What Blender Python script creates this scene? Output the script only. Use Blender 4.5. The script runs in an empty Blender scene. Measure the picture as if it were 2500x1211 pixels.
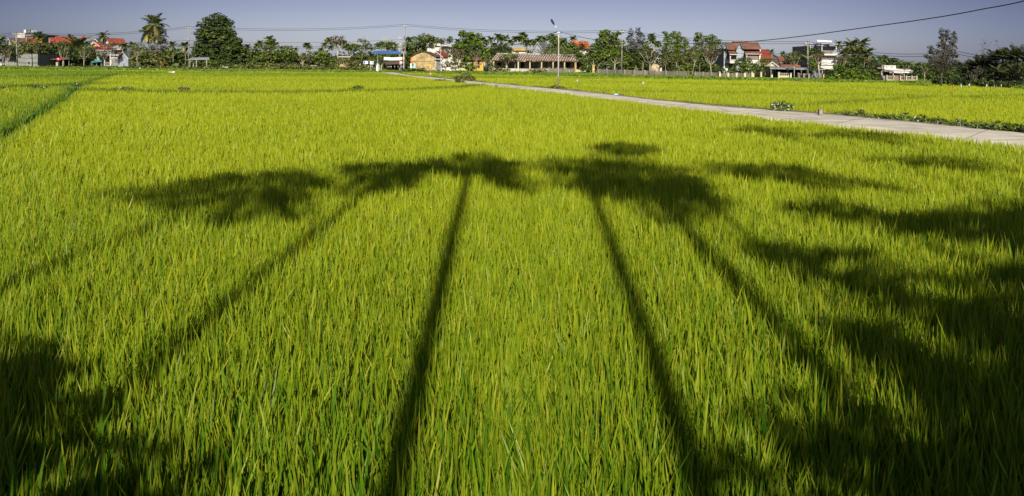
import bpy, math, random
import numpy as np
from mathutils import Matrix, Vector

SC = bpy.context.scene
COL = SC.collection
R = math.radians
rng = np.random.default_rng(11)
random.seed(11)

# ------------------------------------------------------------------ camera
FPX = 1700.0          # focal length in pixels of a 2500 pixel wide picture
CAMH = 2.4
HX, HY = 1250.0, 152.4
ROLL = 0.0115
cam_d = bpy.data.cameras.new("camera")
cam = bpy.data.objects.new("camera", cam_d)
COL.objects.link(cam)
cam_d.sensor_width = 36.0
cam_d.lens = 36.0 * FPX / 2500.0
cam_d.shift_y = -(605.5 - HY) / 2500.0
cam_d.clip_start = 0.05
cam_d.clip_end = 6000
cam.matrix_world = Matrix.Translation((0, 0, CAMH)) @ Matrix.Rotation(R(90), 4, 'X') @ Matrix.Rotation(ROLL, 4, 'Z')
SC.camera = cam

# ------------------------------------------------------------------ world, sun, exposure
SUN_EL, SUN_AZ = 34.0, 1.0      # light travels towards +Y, a degree to the right
world = bpy.data.worlds.new("World")
SC.world = world
world.use_nodes = True
wn, wl = world.node_tree.nodes, world.node_tree.links
wn.clear()
sky = wn.new('ShaderNodeTexSky'); sky.sky_type = 'NISHITA'; sky.sun_disc = False
sky.sun_elevation = R(SUN_EL); sky.sun_rotation = R(180 + SUN_AZ)
sky.altitude = 0; sky.air_density = 1.0; sky.dust_density = 2.2; sky.ozone_density = 2.0
sky.dust_density = 0.8; sky.ozone_density = 1.2
# lilac haze band low on the horizon, sky a little deeper to both sides of the point opposite the sun
wtc = wn.new('ShaderNodeTexCoord'); wsp = wn.new('ShaderNodeSeparateXYZ'); wl.new(wtc.outputs['Generated'], wsp.inputs[0])
wmr = wn.new('ShaderNodeMapRange'); wmr.interpolation_type = 'SMOOTHSTEP'
wmr.inputs[1].default_value = -0.01; wmr.inputs[2].default_value = 0.115; wl.new(wsp.outputs[2], wmr.inputs[0])
tint0 = wn.new('ShaderNodeMix'); tint0.data_type = 'RGBA'
tint0.inputs[6].default_value = (0.80, 0.86, 1.22, 1); tint0.inputs[7].default_value = (0.58, 0.49, 0.66, 1)
wl.new(wmr.outputs[0], tint0.inputs[0])
wm2 = wn.new('ShaderNodeMapRange'); wm2.interpolation_type = 'SMOOTHSTEP'
wm2.inputs[1].default_value = 0.13; wm2.inputs[2].default_value = 0.5; wl.new(wsp.outputs[2], wm2.inputs[0])
tinth = wn.new('ShaderNodeMix'); tinth.data_type = 'RGBA'; tinth.inputs[7].default_value = (1.9, 1.8, 1.5, 1)
wl.new(wm2.outputs[0], tinth.inputs[0]); wl.new(tint0.outputs[2], tinth.inputs[6])
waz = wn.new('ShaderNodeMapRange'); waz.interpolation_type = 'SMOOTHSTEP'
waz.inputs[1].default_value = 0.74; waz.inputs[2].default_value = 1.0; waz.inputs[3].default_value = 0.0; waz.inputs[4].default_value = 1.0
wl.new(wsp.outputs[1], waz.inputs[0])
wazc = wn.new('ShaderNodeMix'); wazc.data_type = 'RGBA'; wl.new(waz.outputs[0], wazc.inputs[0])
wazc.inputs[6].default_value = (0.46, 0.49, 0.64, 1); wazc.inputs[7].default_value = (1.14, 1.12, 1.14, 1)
tint1 = wn.new('ShaderNodeMix'); tint1.data_type = 'RGBA'; tint1.blend_type = 'MULTIPLY'; tint1.inputs[0].default_value = 1.0
wl.new(tinth.outputs[2], tint1.inputs[6]); wl.new(wazc.outputs[2], tint1.inputs[7])
tint = wn.new('ShaderNodeMix'); tint.data_type = 'RGBA'; tint.blend_type = 'MULTIPLY'
tint.inputs[0].default_value = 1.0
wl.new(tint1.outputs[2], tint.inputs[7])
bg = wn.new('ShaderNodeBackground'); bg.inputs[1].default_value = 0.055
wo = wn.new('ShaderNodeOutputWorld')
wl.new(sky.outputs[0], tint.inputs[6]); wl.new(tint.outputs[2], bg.inputs[0]); wl.new(bg.outputs[0], wo.inputs[0])

sun_d = bpy.data.lights.new("sun", 'SUN'); sun_d.energy = 5.0; sun_d.angle = R(0.55)
sun_d.color = (1.0, 0.93, 0.80)
sun = bpy.data.objects.new("sun", sun_d); COL.objects.link(sun)
sdir = Vector((math.sin(R(SUN_AZ)) * math.cos(R(SUN_EL)), math.cos(R(SUN_AZ)) * math.cos(R(SUN_EL)), -math.sin(R(SUN_EL))))
sun.rotation_euler = sdir.to_track_quat('-Z', 'Y').to_euler()
sun.location = (0, -30, 30)

SC.view_settings.view_transform = 'Standard'
SC.view_settings.look = 'None'
SC.view_settings.exposure = 0.6
SC.view_settings.gamma = 1.0
SC.view_settings.use_curve_mapping = False
SC.cycles.max_bounces = 6
SC.cycles.diffuse_bounces = 2
SC.cycles.transmission_bounces = 3
SC.cycles.glossy_bounces = 2

# ------------------------------------------------------------------ pixel <-> place
CR, SR = math.cos(ROLL), math.sin(ROLL)
def at(px, py, D):
    """point of the ray through a pixel (2500 px picture) at distance D ahead"""
    u, v = px - HX, HY - py
    return Vector(((u * CR - v * SR) / FPX * D, D, CAMH + (u * SR + v * CR) / FPX * D))
def hit(px, py, z):
    """where the ray through a pixel meets height z"""
    u, v = px - HX, HY - py
    s = (u * SR + v * CR) / FPX
    D = (z - CAMH) / s
    return at(px, py, D)
def pxof(X, Y):
    return HX + FPX * X / np.maximum(Y, 0.5)

# ------------------------------------------------------------------ materials
def new_mat(name):
    m = bpy.data.materials.new(name); m.use_nodes = True
    n = m.node_tree.nodes; l = m.node_tree.links
    return m, n, l, n['Principled BSDF']
MATS = {}
def mat(name, col, rough=0.8, var=0.25, scale=3.0, spec=0.3, metal=0.0, streak=False, emit=None, bump=0.0):
    """plain weathered surface: base colour broken up by two noises"""
    if name in MATS: return MATS[name]
    m, n, l, b = new_mat(name)
    tc = n.new('ShaderNodeTexCoord'); mp = n.new('ShaderNodeMapping')
    l.new(tc.outputs['Object'], mp.inputs[0])
    if streak: mp.inputs['Scale'].default_value = (1, 1, 0.25)
    a = n.new('ShaderNodeTexNoise'); a.inputs['Scale'].default_value = scale; a.inputs['Detail'].default_value = 6
    c = n.new('ShaderNodeTexNoise'); c.inputs['Scale'].default_value = scale * 0.23; c.inputs['Detail'].default_value = 3
    l.new(mp.outputs[0], a.inputs[0]); l.new(mp.outputs[0], c.inputs[0])
    mx = n.new('ShaderNodeMath'); mx.operation = 'MULTIPLY'
    l.new(a.outputs[0], mx.inputs[0]); l.new(c.outputs[0], mx.inputs[1])
    mr = n.new('ShaderNodeMapRange'); mr.inputs[1].default_value = 0.12; mr.inputs[2].default_value = 0.36
    mr.inputs[3].default_value = 1 - var; mr.inputs[4].default_value = 1 + var * 0.35
    l.new(mx.outputs[0], mr.inputs[0])
    mm = n.new('ShaderNodeMix'); mm.data_type = 'RGBA'; mm.blend_type = 'MULTIPLY'; mm.inputs[0].default_value = 1
    mm.inputs[6].default_value = (*col, 1)
    l.new(mr.outputs[0], mm.inputs[7]); l.new(mm.outputs[2], b.inputs['Base Color'])
    b.inputs['Roughness'].default_value = rough; b.inputs['Metallic'].default_value = metal
    b.inputs['Specular IOR Level'].default_value = spec
    if bump:
        bp = n.new('ShaderNodeBump'); bp.inputs['Strength'].default_value = bump
        l.new(a.outputs[0], bp.inputs['Height']); l.new(bp.outputs[0], b.inputs['Normal'])
    MATS[name] = m
    return m
def leaf_mat(name, dark, light, tip=None, trans=0.35, rough=0.55, spec=0.25, third=None):
    """leaf: colour runs with the per-leaf random value in the colour attribute (R), tip colour with G*B"""
    if name in MATS: return MATS[name]
    m, n, l, b = new_mat(name)
    at_ = n.new('ShaderNodeAttribute'); at_.attribute_name = 'leaf'
    sp = n.new('ShaderNodeSeparateColor'); l.new(at_.outputs['Color'], sp.inputs[0])
    mx = n.new('ShaderNodeMix'); mx.data_type = 'RGBA'
    mx.inputs[6].default_value = (*dark, 1); mx.inputs[7].default_value = (*light, 1)
    l.new(sp.outputs[0], mx.inputs[0])
    out = mx.outputs[2]
    if tip:
        m2 = n.new('ShaderNodeMix'); m2.data_type = 'RGBA'; m2.inputs[7].default_value = (*tip, 1)
        l.new(out, m2.inputs[6]); l.new(sp.outputs[1], m2.inputs[0]); out = m2.outputs[2]
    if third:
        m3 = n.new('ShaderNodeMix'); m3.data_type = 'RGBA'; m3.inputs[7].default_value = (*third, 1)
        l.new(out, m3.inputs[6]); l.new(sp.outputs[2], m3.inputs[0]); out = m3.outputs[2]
    l.new(out, b.inputs['Base Color'])
    b.inputs['Roughness'].default_value = rough; b.inputs['Specular IOR Level'].default_value = spec
    t = n.new('ShaderNodeBsdfTranslucent'); l.new(out, t.inputs[0])
    ms = n.new('ShaderNodeMixShader'); ms.inputs[0].default_value = trans
    l.new(b.outputs[0], ms.inputs[1]); l.new(t.outputs[0], ms.inputs[2])
    l.new(ms.outputs[0], n['Material Output'].inputs[0])
    MATS[name] = m
    return m

# ------------------------------------------------------------------ object helpers
def tag(o, label=None, cat=None, group=None, kind=None):
    if label: o['label'] = label
    if cat: o['category'] = cat
    if group: o['group'] = group
    if kind: o['kind'] = kind
    return o
def empty(name, loc, label, cat, group=None, rz=0.0):
    o = bpy.data.objects.new(name, None); COL.objects.link(o)
    o.location = loc; o.rotation_euler = (0, 0, rz); o.empty_display_size = 0.3
    return tag(o, label, cat, group)
def np_mesh(name, V, F, m, col=None, parent=None, loc=None, smooth=False):
    """mesh from arrays; F is (n,3) or (n,4)"""
    me = bpy.data.meshes.new(name)
    V = np.asarray(V, np.float32); F = np.asarray(F, np.int32)
    k = F.shape[1]
    me.vertices.add(len(V)); me.vertices.foreach_set('co', V.ravel())
    me.loops.add(F.size); me.loops.foreach_set('vertex_index', F.ravel())
    me.polygons.add(len(F))
    me.polygons.foreach_set('loop_start', np.arange(0, F.size, k, dtype=np.int32))
    me.polygons.foreach_set('loop_total', np.full(len(F), k, np.int32))
    if smooth: me.polygons.foreach_set('use_smooth', np.ones(len(F), bool))
    me.update(calc_edges=True)
    if col is not None:
        a = me.color_attributes.new('leaf', 'BYTE_COLOR', 'POINT')
        c = np.ones((len(V), 4), np.float32); c[:, :3] = col
        a.data.foreach_set('color', c.ravel())
    me.materials.append(m)
    o = bpy.data.objects.new(name, me); COL.objects.link(o)
    if parent: o.parent = parent
    if loc is not None: o.location = loc
    return o
class MB:
    """collects boxes, slabs and tubes into one mesh"""
    def __init__(s, org=(0, 0, 0)): s.v = []; s.f = []; s.o = Vector(org)
    def add(s, pts, faces):
        b = len(s.v)
        s.v += [tuple(Vector(p) - s.o) for p in pts]
        s.f += [tuple(i + b for i in f) for f in faces]
        return s
    def box(s, x0, x1, y0, y1, z0, z1):
        p = [(x, y, z) for z in (z0, z1) for y in (y0, y1) for x in (x0, x1)]
        return s.add(p, [(0, 2, 3, 1), (4, 5, 7, 6), (0, 1, 5, 4), (1, 3, 7, 5), (3, 2, 6, 7), (2, 0, 4, 6)])
    def prism(s, pts, off):
        """polygon pushed along the vector off"""
        n = len(pts); off = Vector(off)
        q = [Vector(p) for p in pts] + [Vector(p) + off for p in pts]
        fs = [tuple(range(n)), tuple(range(2 * n - 1, n - 1, -1))]
        fs += [(i, i + n, (i + 1) % n + n, (i + 1) % n) for i in range(n)]
        return s.add(q, fs)
    def tube(s, pts, radii, n=6, cap=True):
        pts = [Vector(p) for p in pts]
        if not hasattr(radii, '__len__'): radii = [radii] * len(pts)
        ring = []; up = Vector((0.13, 0.97, 0.21))
        for i, p in enumerate(pts):
            d = (pts[min(i + 1, len(pts) - 1)] - pts[max(i - 1, 0)])
            if d.length < 1e-6: d = Vector((0, 0, 1))
            d.normalize()
            a = d.cross(up)
            if a.length < 1e-3: a = d.cross(Vector((1, 0, 0)))
            a.normalize(); b = d.cross(a)
            ring.append([p + (a * math.cos(t) + b * math.sin(t)) * radii[i] for t in [2 * math.pi * k / n for k in range(n)]])
        fs = []
        for i in range(len(pts) - 1):
            for k in range(n):
                fs.append((i * n + k, i * n + (k + 1) % n, (i + 1) * n + (k + 1) % n, (i + 1) * n + k))
        if cap: fs += [tuple(range(n - 1, -1, -1)), tuple((len(pts) - 1) * n + k for k in range(n))]
        return s.add([q for r_ in ring for q in r_], fs)
    def build(s, name, m, parent=None, loc=None, smooth=False):
        me = bpy.data.meshes.new(name); me.from_pydata(s.v, [], s.f); me.update()
        if smooth:
            for p in me.polygons: p.use_smooth = True
        me.materials.append(m)
        o = bpy.data.objects.new(name, me); COL.objects.link(o)
        if parent: o.parent = parent
        if loc is not None: o.location = loc
        return o

# ------------------------------------------------------------------ land
EDGE = ([-600, 0, 300, 600, 920, 1000, 1200, 1518, 1760, 2060, 2240, 2340, 2500, 3000],
        [100, 100, 106, 106, 112, 112, 105, 96, 87, 81, 78, 75, 60, 50])     # where the paddies end
VILZ = 0.55
def edgeD(px): return np.interp(px, EDGE[0], EDGE[1])
PATH_UP = [(962, 176.5), (985, 180.5), (1005, 184), (1060, 189), (1100, 193), (1150, 198), (1200, 202.5), (1290, 211), (1400, 221), (1500, 232), (1600, 243.5), (1750, 258), (1880, 267), (2000, 276), (2100, 285), (2300, 303.5), (2500, 323), (2700, 345)]
PATH_LO = [(930, 177.5), (960, 181.5), (1000, 186), (1060, 193.5), (1110, 199), (1150, 204), (1210, 211), (1300, 219.5), (1400, 231), (1500, 242.5), (1600, 255), (1720, 270), (1850, 286), (2000, 302), (2200, 324), (2500, 357), (2700, 381)]
PZ = 0.5
UP = np.array([hit(x, y, PZ)[:2] for x, y in PATH_UP])
LO = np.array([hit(x, y, PZ)[:2] for x, y in PATH_LO])
def resample(P, n):
    d = np.r_[0, np.cumsum(np.hypot(*np.diff(P, axis=0).T))]
    t = np.linspace(0, d[-1], n)
    return np.c_[np.interp(t, d, P[:, 0]), np.interp(t, d, P[:, 1])]
def line_dist(X, Y, P):
    """distance of points to a polyline"""
    best = np.full(X.shape, 1e9)
    for a, b in zip(P[:-1], P[1:]):
        d = b - a; L2 = d @ d
        t = np.clip(((X - a[0]) * d[0] + (Y - a[1]) * d[1]) / L2, 0, 1)
        best = np.minimum(best, np.hypot(X - a[0] - t * d[0], Y - a[1] - t * d[1]))
    return best
def in_poly(X, Y, P):
    ins = np.zeros(X.shape, bool)
    for (x0, y0), (x1, y1) in zip(P, np.roll(P, -1, 0)):
        if y0 == y1: continue
        c = ((y0 > Y) != (y1 > Y)) & (X < (x1 - x0) * (Y - y0) / (y1 - y0) + x0)
        ins ^= c
    return ins
ROADPOLY = np.vstack([UP, LO[::-1]])
def smooth(t): t = np.clip(t, 0, 1); return t * t * (3 - 2 * t)
def land_z(X, Y):
    px = pxof(X, Y)
    d = np.where(Y > 20, Y - edgeD(px), -50)
    z = VILZ * smooth(d / 6.0)
    # the bank the camera stands on
    z = np.maximum(z, 0.75 * smooth((1.3 - Y) / 1.5))
    return z
g = lambda a, b, s: np.arange(a, b, s)
gx = np.r_[-4000, -2000, -1000, -500, g(-300, 300, 2.5), 300, 500, 1000, 2000, 4000]
gy = np.r_[-600, -200, -60, g(-20, 8, 1), g(8, 160, 2.0), g(160, 300, 10), 300, 450, 700, 1200, 2500, 5000]
GX, GY = np.meshgrid(gx, gy)
GZ = land_z(GX, GY)
V = np.c_[GX.ravel(), GY.ravel(), GZ.ravel()]
nx, ny = len(gx), len(gy)
I = (np.arange(ny - 1)[:, None] * nx + np.arange(nx - 1)[None]).ravel()
F = np.c_[I, I + 1, I + nx + 1, I + nx]
m, n, l, b = new_mat('soil_and_turf')
tc = n.new('ShaderNodeTexCoord')
na = n.new('ShaderNodeTexNoise'); na.inputs['Scale'].default_value = 0.6; na.inputs['Detail'].default_value = 9; na.inputs['Roughness'].default_value = 0.7
l.new(tc.outputs['Object'], na.inputs[0])
cr = n.new('ShaderNodeValToRGB')
for e, p, c in ((cr.color_ramp.elements[0], 0.36, (0.035, 0.048, 0.012, 1)), (cr.color_ramp.elements[1], 0.66, (0.12, 0.15, 0.022, 1))): e.position = p; e.color = c
l.new(na.outputs[0], cr.inputs[0]); l.new(cr.outputs[0], b.inputs['Base Color']); b.inputs['Roughness'].default_value = 0.95
tag(np_mesh('ground', V, F, m, smooth=True), 'soil and turf under the paddies and village', None, None, 'structure')

# concrete lane
NP_ = 90
u_, l_ = resample(UP, NP_), resample(LO, NP_)
rows = []
for k in range(NP_):
    a, c = u_[k], l_[k]
    for t in np.linspace(0, 1, 6):
        p = a + (c - a) * t
        rows.append((p[0], p[1], PZ + 0.02 * math.sin(t * math.pi)))
V = np.array(rows); V2 = V.copy(); nb = 6
top = []
for k in range(NP_ - 1):
    for j in range(nb - 1):
        i = k * nb + j; top.append((i, i + 1, i + nb + 1, i + nb))
lo_v = []
for k in range(NP_):
    lo_v += [(*u_[k], 0.0), (*l_[k], 0.0)]
off = len(V)
side = []
for k in range(NP_ - 1):
    side.append((k * nb, k * nb + nb, off + 2 * k + 2, off + 2 * k))
    side.append((k * nb + nb - 1, off + 2 * k + 1, off + 2 * k + 3, k * nb + 2 * nb - 1))
m, n, l, b = new_mat('lane_concrete')
tc = n.new('ShaderNodeTexCoord')
na = n.new('ShaderNodeTexNoise'); na.inputs['Scale'].default_value = 0.9; na.inputs['Detail'].default_value = 8; na.inputs['Roughness'].default_value = 0.65
nb_ = n.new('ShaderNodeTexNoise'); nb_.inputs['Scale'].default_value = 14; nb_.inputs['Detail'].default_value = 4
vo = n.new('ShaderNodeTexVoronoi'); vo.feature = 'DISTANCE_TO_EDGE'; vo.inputs['Scale'].default_value = 0.22
for q in (na, nb_, vo): l.new(tc.outputs['Object'], q.inputs['Vector'])
ad = n.new('ShaderNodeMath'); ad.operation = 'ADD'; l.new(na.outputs[0], ad.inputs[0]); 
sc_ = n.new('ShaderNodeMath'); sc_.operation = 'MULTIPLY_ADD'; sc_.inputs[1].default_value = 0.35; sc_.inputs[2].default_value = -0.17; l.new(nb_.outputs[0], sc_.inputs[0]); l.new(sc_.outputs[0], ad.inputs[1])
cr = n.new('ShaderNodeValToRGB'); e = cr.color_ramp.elements; e[0].position = 0.33; e[0].color = (0.33, 0.285, 0.22, 1); e[1].position = 0.66; e[1].color = (0.52, 0.475, 0.385, 1)
l.new(ad.outputs[0], cr.inputs[0])
gt = n.new('ShaderNodeMapRange'); gt.inputs[1].default_value = 0.0; gt.inputs[2].default_value = 0.02; gt.inputs[3].default_value = 0.55; gt.inputs[4].default_value = 1
l.new(vo.outputs[0], gt.inputs[0])
mm = n.new('ShaderNodeMix'); mm.data_type = 'RGBA'; mm.blend_type = 'MULTIPLY'; mm.inputs[0].default_value = 1
l.new(cr.outputs[0], mm.inputs[6]); l.new(gt.outputs[0], mm.inputs[7]); l.new(mm.outputs[2], b.inputs['Base Color']); b.inputs['Roughness'].default_value = 0.9
bp = n.new('ShaderNodeBump'); bp.inputs['Strength'].default_value = 0.25; l.new(nb_.outputs[0], bp.inputs['Height']); l.new(bp.outputs[0], b.inputs['Normal'])
tag(np_mesh('path', np.vstack([V, lo_v]), np.array(top + side), m), 'pale worn concrete lane crossing the paddies', None, None, 'structure')

# joints between the slabs, dark thin strips on the lane surface
jb = MB()
dj = np.r_[0, np.cumsum(np.hypot(*np.diff((u_ + l_) / 2, axis=0).T))]
for sdist in np.arange(2, dj[-1], 4.5):
    a = Vector((np.interp(sdist, dj, u_[:, 0]), np.interp(sdist, dj, u_[:, 1]), PZ)); c = Vector((np.interp(sdist, dj, l_[:, 0]), np.interp(sdist, dj, l_[:, 1]), PZ))
    dd = (c - a).normalized(); tt = Vector((-dd.y, dd.x, 0)) * 0.012
    prev = None
    for k in range(6):
        t = k / 5; p = a.lerp(c, t); p.z = PZ + 0.02 * math.sin(t * math.pi) + 0.005
        if prev is not None: jb.add([prev - tt, prev + tt, p + tt, p - tt], [(0, 1, 2, 3)])
        prev = p
tag(jb.build('path_joints', mat('joint_dirt', (0.19, 0.165, 0.12), 0.95, 0.5, 3)), None, None, None, 'structure')

# earth shoulders either side of the lane
def shoulder(P, sgn, w, name, z1, mm=None):
    d = np.gradient(P, axis=0); d /= np.hypot(d[:, 0], d[:, 1])[:, None]
    nrm = np.c_[-d[:, 1], d[:, 0]] * sgn
    vs, fs = [], []
    for k in range(len(P)):
        for t, zz in ((0.0, PZ - 0.03), (0.45, PZ - 0.02), (1.0, z1)):
            q = P[k] + nrm[k] * w * t * (1 + 0.18 * math.sin(k * 1.7) + 0.12 * math.sin(k * 0.61))
            vs.append((q[0], q[1], zz + 0.03 * random.random()))
    for k in range(len(P) - 1):
        for j in range(2):
            i = k * 3 + j; fs.append((i, i + 1, i + 4, i + 3))
    return tag(np_mesh(name, vs, fs, mm or mat('dry_earth', (0.16, 0.115, 0.065), 0.95, 0.5, 2.5)), None, None, None, 'structure')
shoulder(resample(UP, 140), -1 if False else 1, 1.1, 'verge', 0.05)
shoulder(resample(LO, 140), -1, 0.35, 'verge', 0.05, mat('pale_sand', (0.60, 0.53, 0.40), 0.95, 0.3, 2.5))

# ------------------------------------------------------------------ rice
CAN = 0.60
def wline(pts, z=0.5): return np.array([hit(x, y, z)[:2] for x, y in pts])
BUNDS = [  # line, half width of the gap, width of the dark grass, extra height
    (wline([(-300, 480), (0, 330), (60, 297), (110, 268), (160, 236), (190, 212), (215, 200), (262, 187), (280, 182)]), 0.16, 0.38, -0.03),
    (wline([(185, 218), (300, 223), (450, 225), (700, 226), (1000, 220), (1110, 214), (1175, 209)]), 0.12, 0.75, 0.08),
    (wline([(-200, 214), (0, 212), (120, 210), (195, 206)]), 0.12, 1.0, 0.06),
    (wline([(200, 205), (250, 203)]), 0.12, 1.0, 0.04),
    (wline([(-100, 186), (120, 186), (262, 184)]), 0.4, 1.6, 0.0),
    (wline([(280, 184), (450, 186), (700, 187), (930, 188)]), 0.35, 0.6, 0.0),
    (wline([(1180, 190), (1500, 199), (1800, 207), (2150, 215)]), 0.35, 0.9, 0.0),
    (wline([(1500, 222), (1900, 228), (2200, 233), (2600, 246)]), 0.3, 0.7, 0.0),
    (wline([(1950, 256), (2250, 238), (2500, 233), (2700, 231)]), 0.25, 0.5, 0.0),
]
BG_L = BUNDS[0][0]
def side_of(X, Y, P):
    """x of the polyline at depth Y minus X: positive where the point lies left of it"""
    o = np.argsort(P[:, 1]); return np.interp(Y, P[o, 1], P[o, 0]) - X
def wave(X, Y, seed, s):
    r = np.random.default_rng(seed); v = np.zeros(X.shape)
    for k in range(7):
        a = r.uniform(0, 2 * math.pi); f = s * r.uniform(0.5, 2.2); ph = r.uniform(0, 6.28)
        v += np.sin(X * f * math.cos(a) + Y * f * math.sin(a) + ph + 1.3 * np.sin(X * f * 0.37 + ph * 2))
    return v / 4.0

def sample_ring(d0, d1, dens, per):
    hw1 = 0.80 * d1 + 2.5
    nC = int(dens * (d1 - d0) * 2 * hw1 / per)
    cx = rng.uniform(-hw1, hw1, nC); cy = rng.uniform(d0, d1, nC)
    ok = np.abs(cx) < 0.80 * cy + 2.5
    cx, cy = cx[ok], cy[ok]
    sp = 0.035 + 0.0022 * d1
    X = np.repeat(cx, per) + rng.normal(0, sp, len(cx) * per)
    Y = np.repeat(cy, per) + rng.normal(0, sp, len(cx) * per)
    H = np.repeat(rng.normal(0, 1, len(cx)), per)
    return X, Y, H

def blades(X, Y, H, seg, wid, zlo, segH=None):
    """curved tapering leaves standing at X,Y -> V,F,col"""
    n_ = len(X)
    px = pxof(X, Y)
    fld = wave(X, Y, 3, 1.1) * 0.5 + wave(X, Y * 1.6, 5, 0.30) * 0.6
    h = CAN * (0.97 + 0.03 * fld) + 0.025 * H + rng.normal(0, 0.045, n_)
    h += np.where(rng.random(n_) < 0.04, rng.uniform(0.02, 0.12, n_), 0)
    hue = np.interp(Y, [2.5, 4.0, 6.5, 12, 22, 45, 80], [0.0, 0.20, 0.42, 0.70, 0.90, 0.84, 0.76]) + 0.13 * fld + rng.normal(0, 0.17, n_) + 0.04 * H  # leaves darker and greener towards the camera, painting in lower-edge vignetting
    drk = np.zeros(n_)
    far = np.clip((Y - 35) / 60, 0, 1)
    hue += far * 0.75 * wave(X * 0.10, Y, 9, 0.20) + 0.10 * wave(X, Y * 1.5, 41, 0.12)
    left = side_of(X, Y, BG_L) > 0
    hue = np.where(left & (Y < 95), hue - 0.42, hue)
    keep = np.ones(n_, bool)
    for P, gw, ww, dh in BUNDS:
        lo, hi = P.min(0) - 3, P.max(0) + 3
        sel = np.where((X > lo[0]) & (X < hi[0]) & (Y > lo[1]) & (Y < hi[1]))[0]
        if not len(sel): continue
        d = line_dist(X[sel], Y[sel], P)
        keep[sel[d < gw]] = False
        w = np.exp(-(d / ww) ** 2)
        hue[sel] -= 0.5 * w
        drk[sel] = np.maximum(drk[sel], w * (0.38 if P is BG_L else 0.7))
        h[sel] += dh * w
    # bank side and field end
    sel = np.where((Y > 8))[0]
    X_, Y_ = X[sel], Y[sel]
    du = line_dist(X_, Y_, UP); dl = line_dist(X_, Y_, LO)
    inside = in_poly(X_, Y_, ROADPOLY)
    right = side_of(X_, Y_, UP) < 0
    keep[sel[inside | (dl < 0.22) | (right & (du < 1.0))]] = False
    e = edgeD(px) + 1.5 * np.sin(px * 0.021) + 0.6 * np.sin(px * 0.083)
    keep &= Y < e
    keep &= rng.random(n_) < np.clip(1.25 + 0.0 * fld, 0, 1)
    X, Y, h, hue, drk = X[keep], Y[keep], h[keep], hue[keep], drk[keep]; n_ = len(X)
    az = rng.uniform(0, 2 * math.pi, n_)
    lean = np.abs(rng.normal(0.07, 0.10, n_)) + 0.02
    lx, ly = np.cos(az) * lean, np.sin(az) * lean
    wz = rng.normal(0, 0.75, n_)                       # flat side mostly towards / away from the lane
    wx, wy = np.cos(wz), np.sin(wz)
    w = wid * rng.uniform(0.6, 1.35, n_) * 0.5
    ts = {3: [0, 0.38, 0.72, 1], 2: [0, 0.55, 1], 1: [0, 1]}[seg]
    ws = {3: [0.55, 1.0, 0.72, 0], 2: [0.8, 0.85, 0], 1: [1, 0]}[seg]
    droop = rng.uniform(0.0, 0.09, n_) * (rng.random(n_) < 0.35)
    Vs, cs = [], []
    tipy = np.clip(rng.normal(0.15, 0.33, n_), 0, 1)
    for t, wv in zip(ts, ws):
        z = zlo + (h - zlo) * t - droop * t * t * (1 if t == 1 else 0.5)
        cx = X + lx * h * t * t + droop * np.cos(az) * t * t
        cy = Y + ly * h * t * t + droop * np.sin(az) * t * t
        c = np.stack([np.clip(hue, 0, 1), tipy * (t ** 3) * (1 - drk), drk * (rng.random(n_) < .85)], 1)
        if wv > 0:
            Vs += [np.stack([cx - wx * w * wv, cy - wy * w * wv, z], 1), np.stack([cx + wx * w * wv, cy + wy * w * wv, z], 1)]
            cs += [c, c]
        else:
            Vs.append(np.stack([cx, cy, z], 1)); cs.append(c)
    K = len(Vs)
    V = np.stack(Vs, 1).reshape(-1, 3); C = np.stack(cs, 1).reshape(-1, 3)
    tr = []
    for s_ in range(seg - 1):
        a = 2 * s_; tr += [(a, a + 1, a + 3), (a, a + 3, a + 2)]
    a = 2 * (seg - 1); tr.append((a, a + 1, a + 2))
    tr = np.array(tr)
    F = (np.arange(n_)[:, None, None] * K + tr[None]).reshape(-1, 3)
    return V, F, C

def field_split(X, Y):
    """0 the near paddy, 1 left of the bund, 2 beyond the cross bund, 3 beyond the lane"""
    r = np.zeros(X.shape, int)
    r[(Y > 8) & (side_of(X, Y, UP) < 0)] = 3
    cross = BUNDS[1][0]; o = np.argsort(cross[:, 0])
    yc = np.interp(X, cross[o, 0], cross[o, 1])
    r[(r == 0) & (Y > yc) & (Y > 30)] = 2
    r[(r != 3) & (side_of(X, Y, BG_L) > 0) & (Y < 95)] = 1
    return r

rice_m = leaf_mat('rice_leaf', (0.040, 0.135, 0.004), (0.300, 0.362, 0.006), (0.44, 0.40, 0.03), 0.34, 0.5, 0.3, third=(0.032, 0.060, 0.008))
acc = {k: ([], [], []) for k in range(4)}
cnt = {k: 0 for k in range(4)}
rings = [1.3, 3, 5, 7.5, 10, 13, 17, 22, 28, 36, 46, 60, 78, 96, 114]
for d0, d1 in zip(rings[:-1], rings[1:]):
    dm = 0.5 * (d0 + d1)
    dens = 1900 * min(1.0, (7.0 / dm) ** 1.55)
    wid = 0.020 * max(1.0, (dm / 7.0) ** 0.70)
    seg = 3 if dm < 14 else (2 if dm < 30 else 1)
    zlo = 0.02 if dm < 14 else (0.15 if dm < 40 else 0.25)
    X, Y, H = sample_ring(d0, d1, dens, 9)
    reg = field_split(X, Y)
    for k in range(4):
        q = reg == k
        if not q.any(): continue
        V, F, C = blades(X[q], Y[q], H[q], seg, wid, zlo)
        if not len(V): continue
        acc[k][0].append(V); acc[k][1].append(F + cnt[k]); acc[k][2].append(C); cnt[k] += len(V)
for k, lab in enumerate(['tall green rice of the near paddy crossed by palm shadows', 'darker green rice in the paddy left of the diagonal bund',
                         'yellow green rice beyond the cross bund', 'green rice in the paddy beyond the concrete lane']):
    tag(np_mesh('rice', np.vstack(acc[k][0]), np.vstack(acc[k][1]), rice_m, np.vstack(acc[k][2])), lab, 'rice', None, 'stuff')
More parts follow.
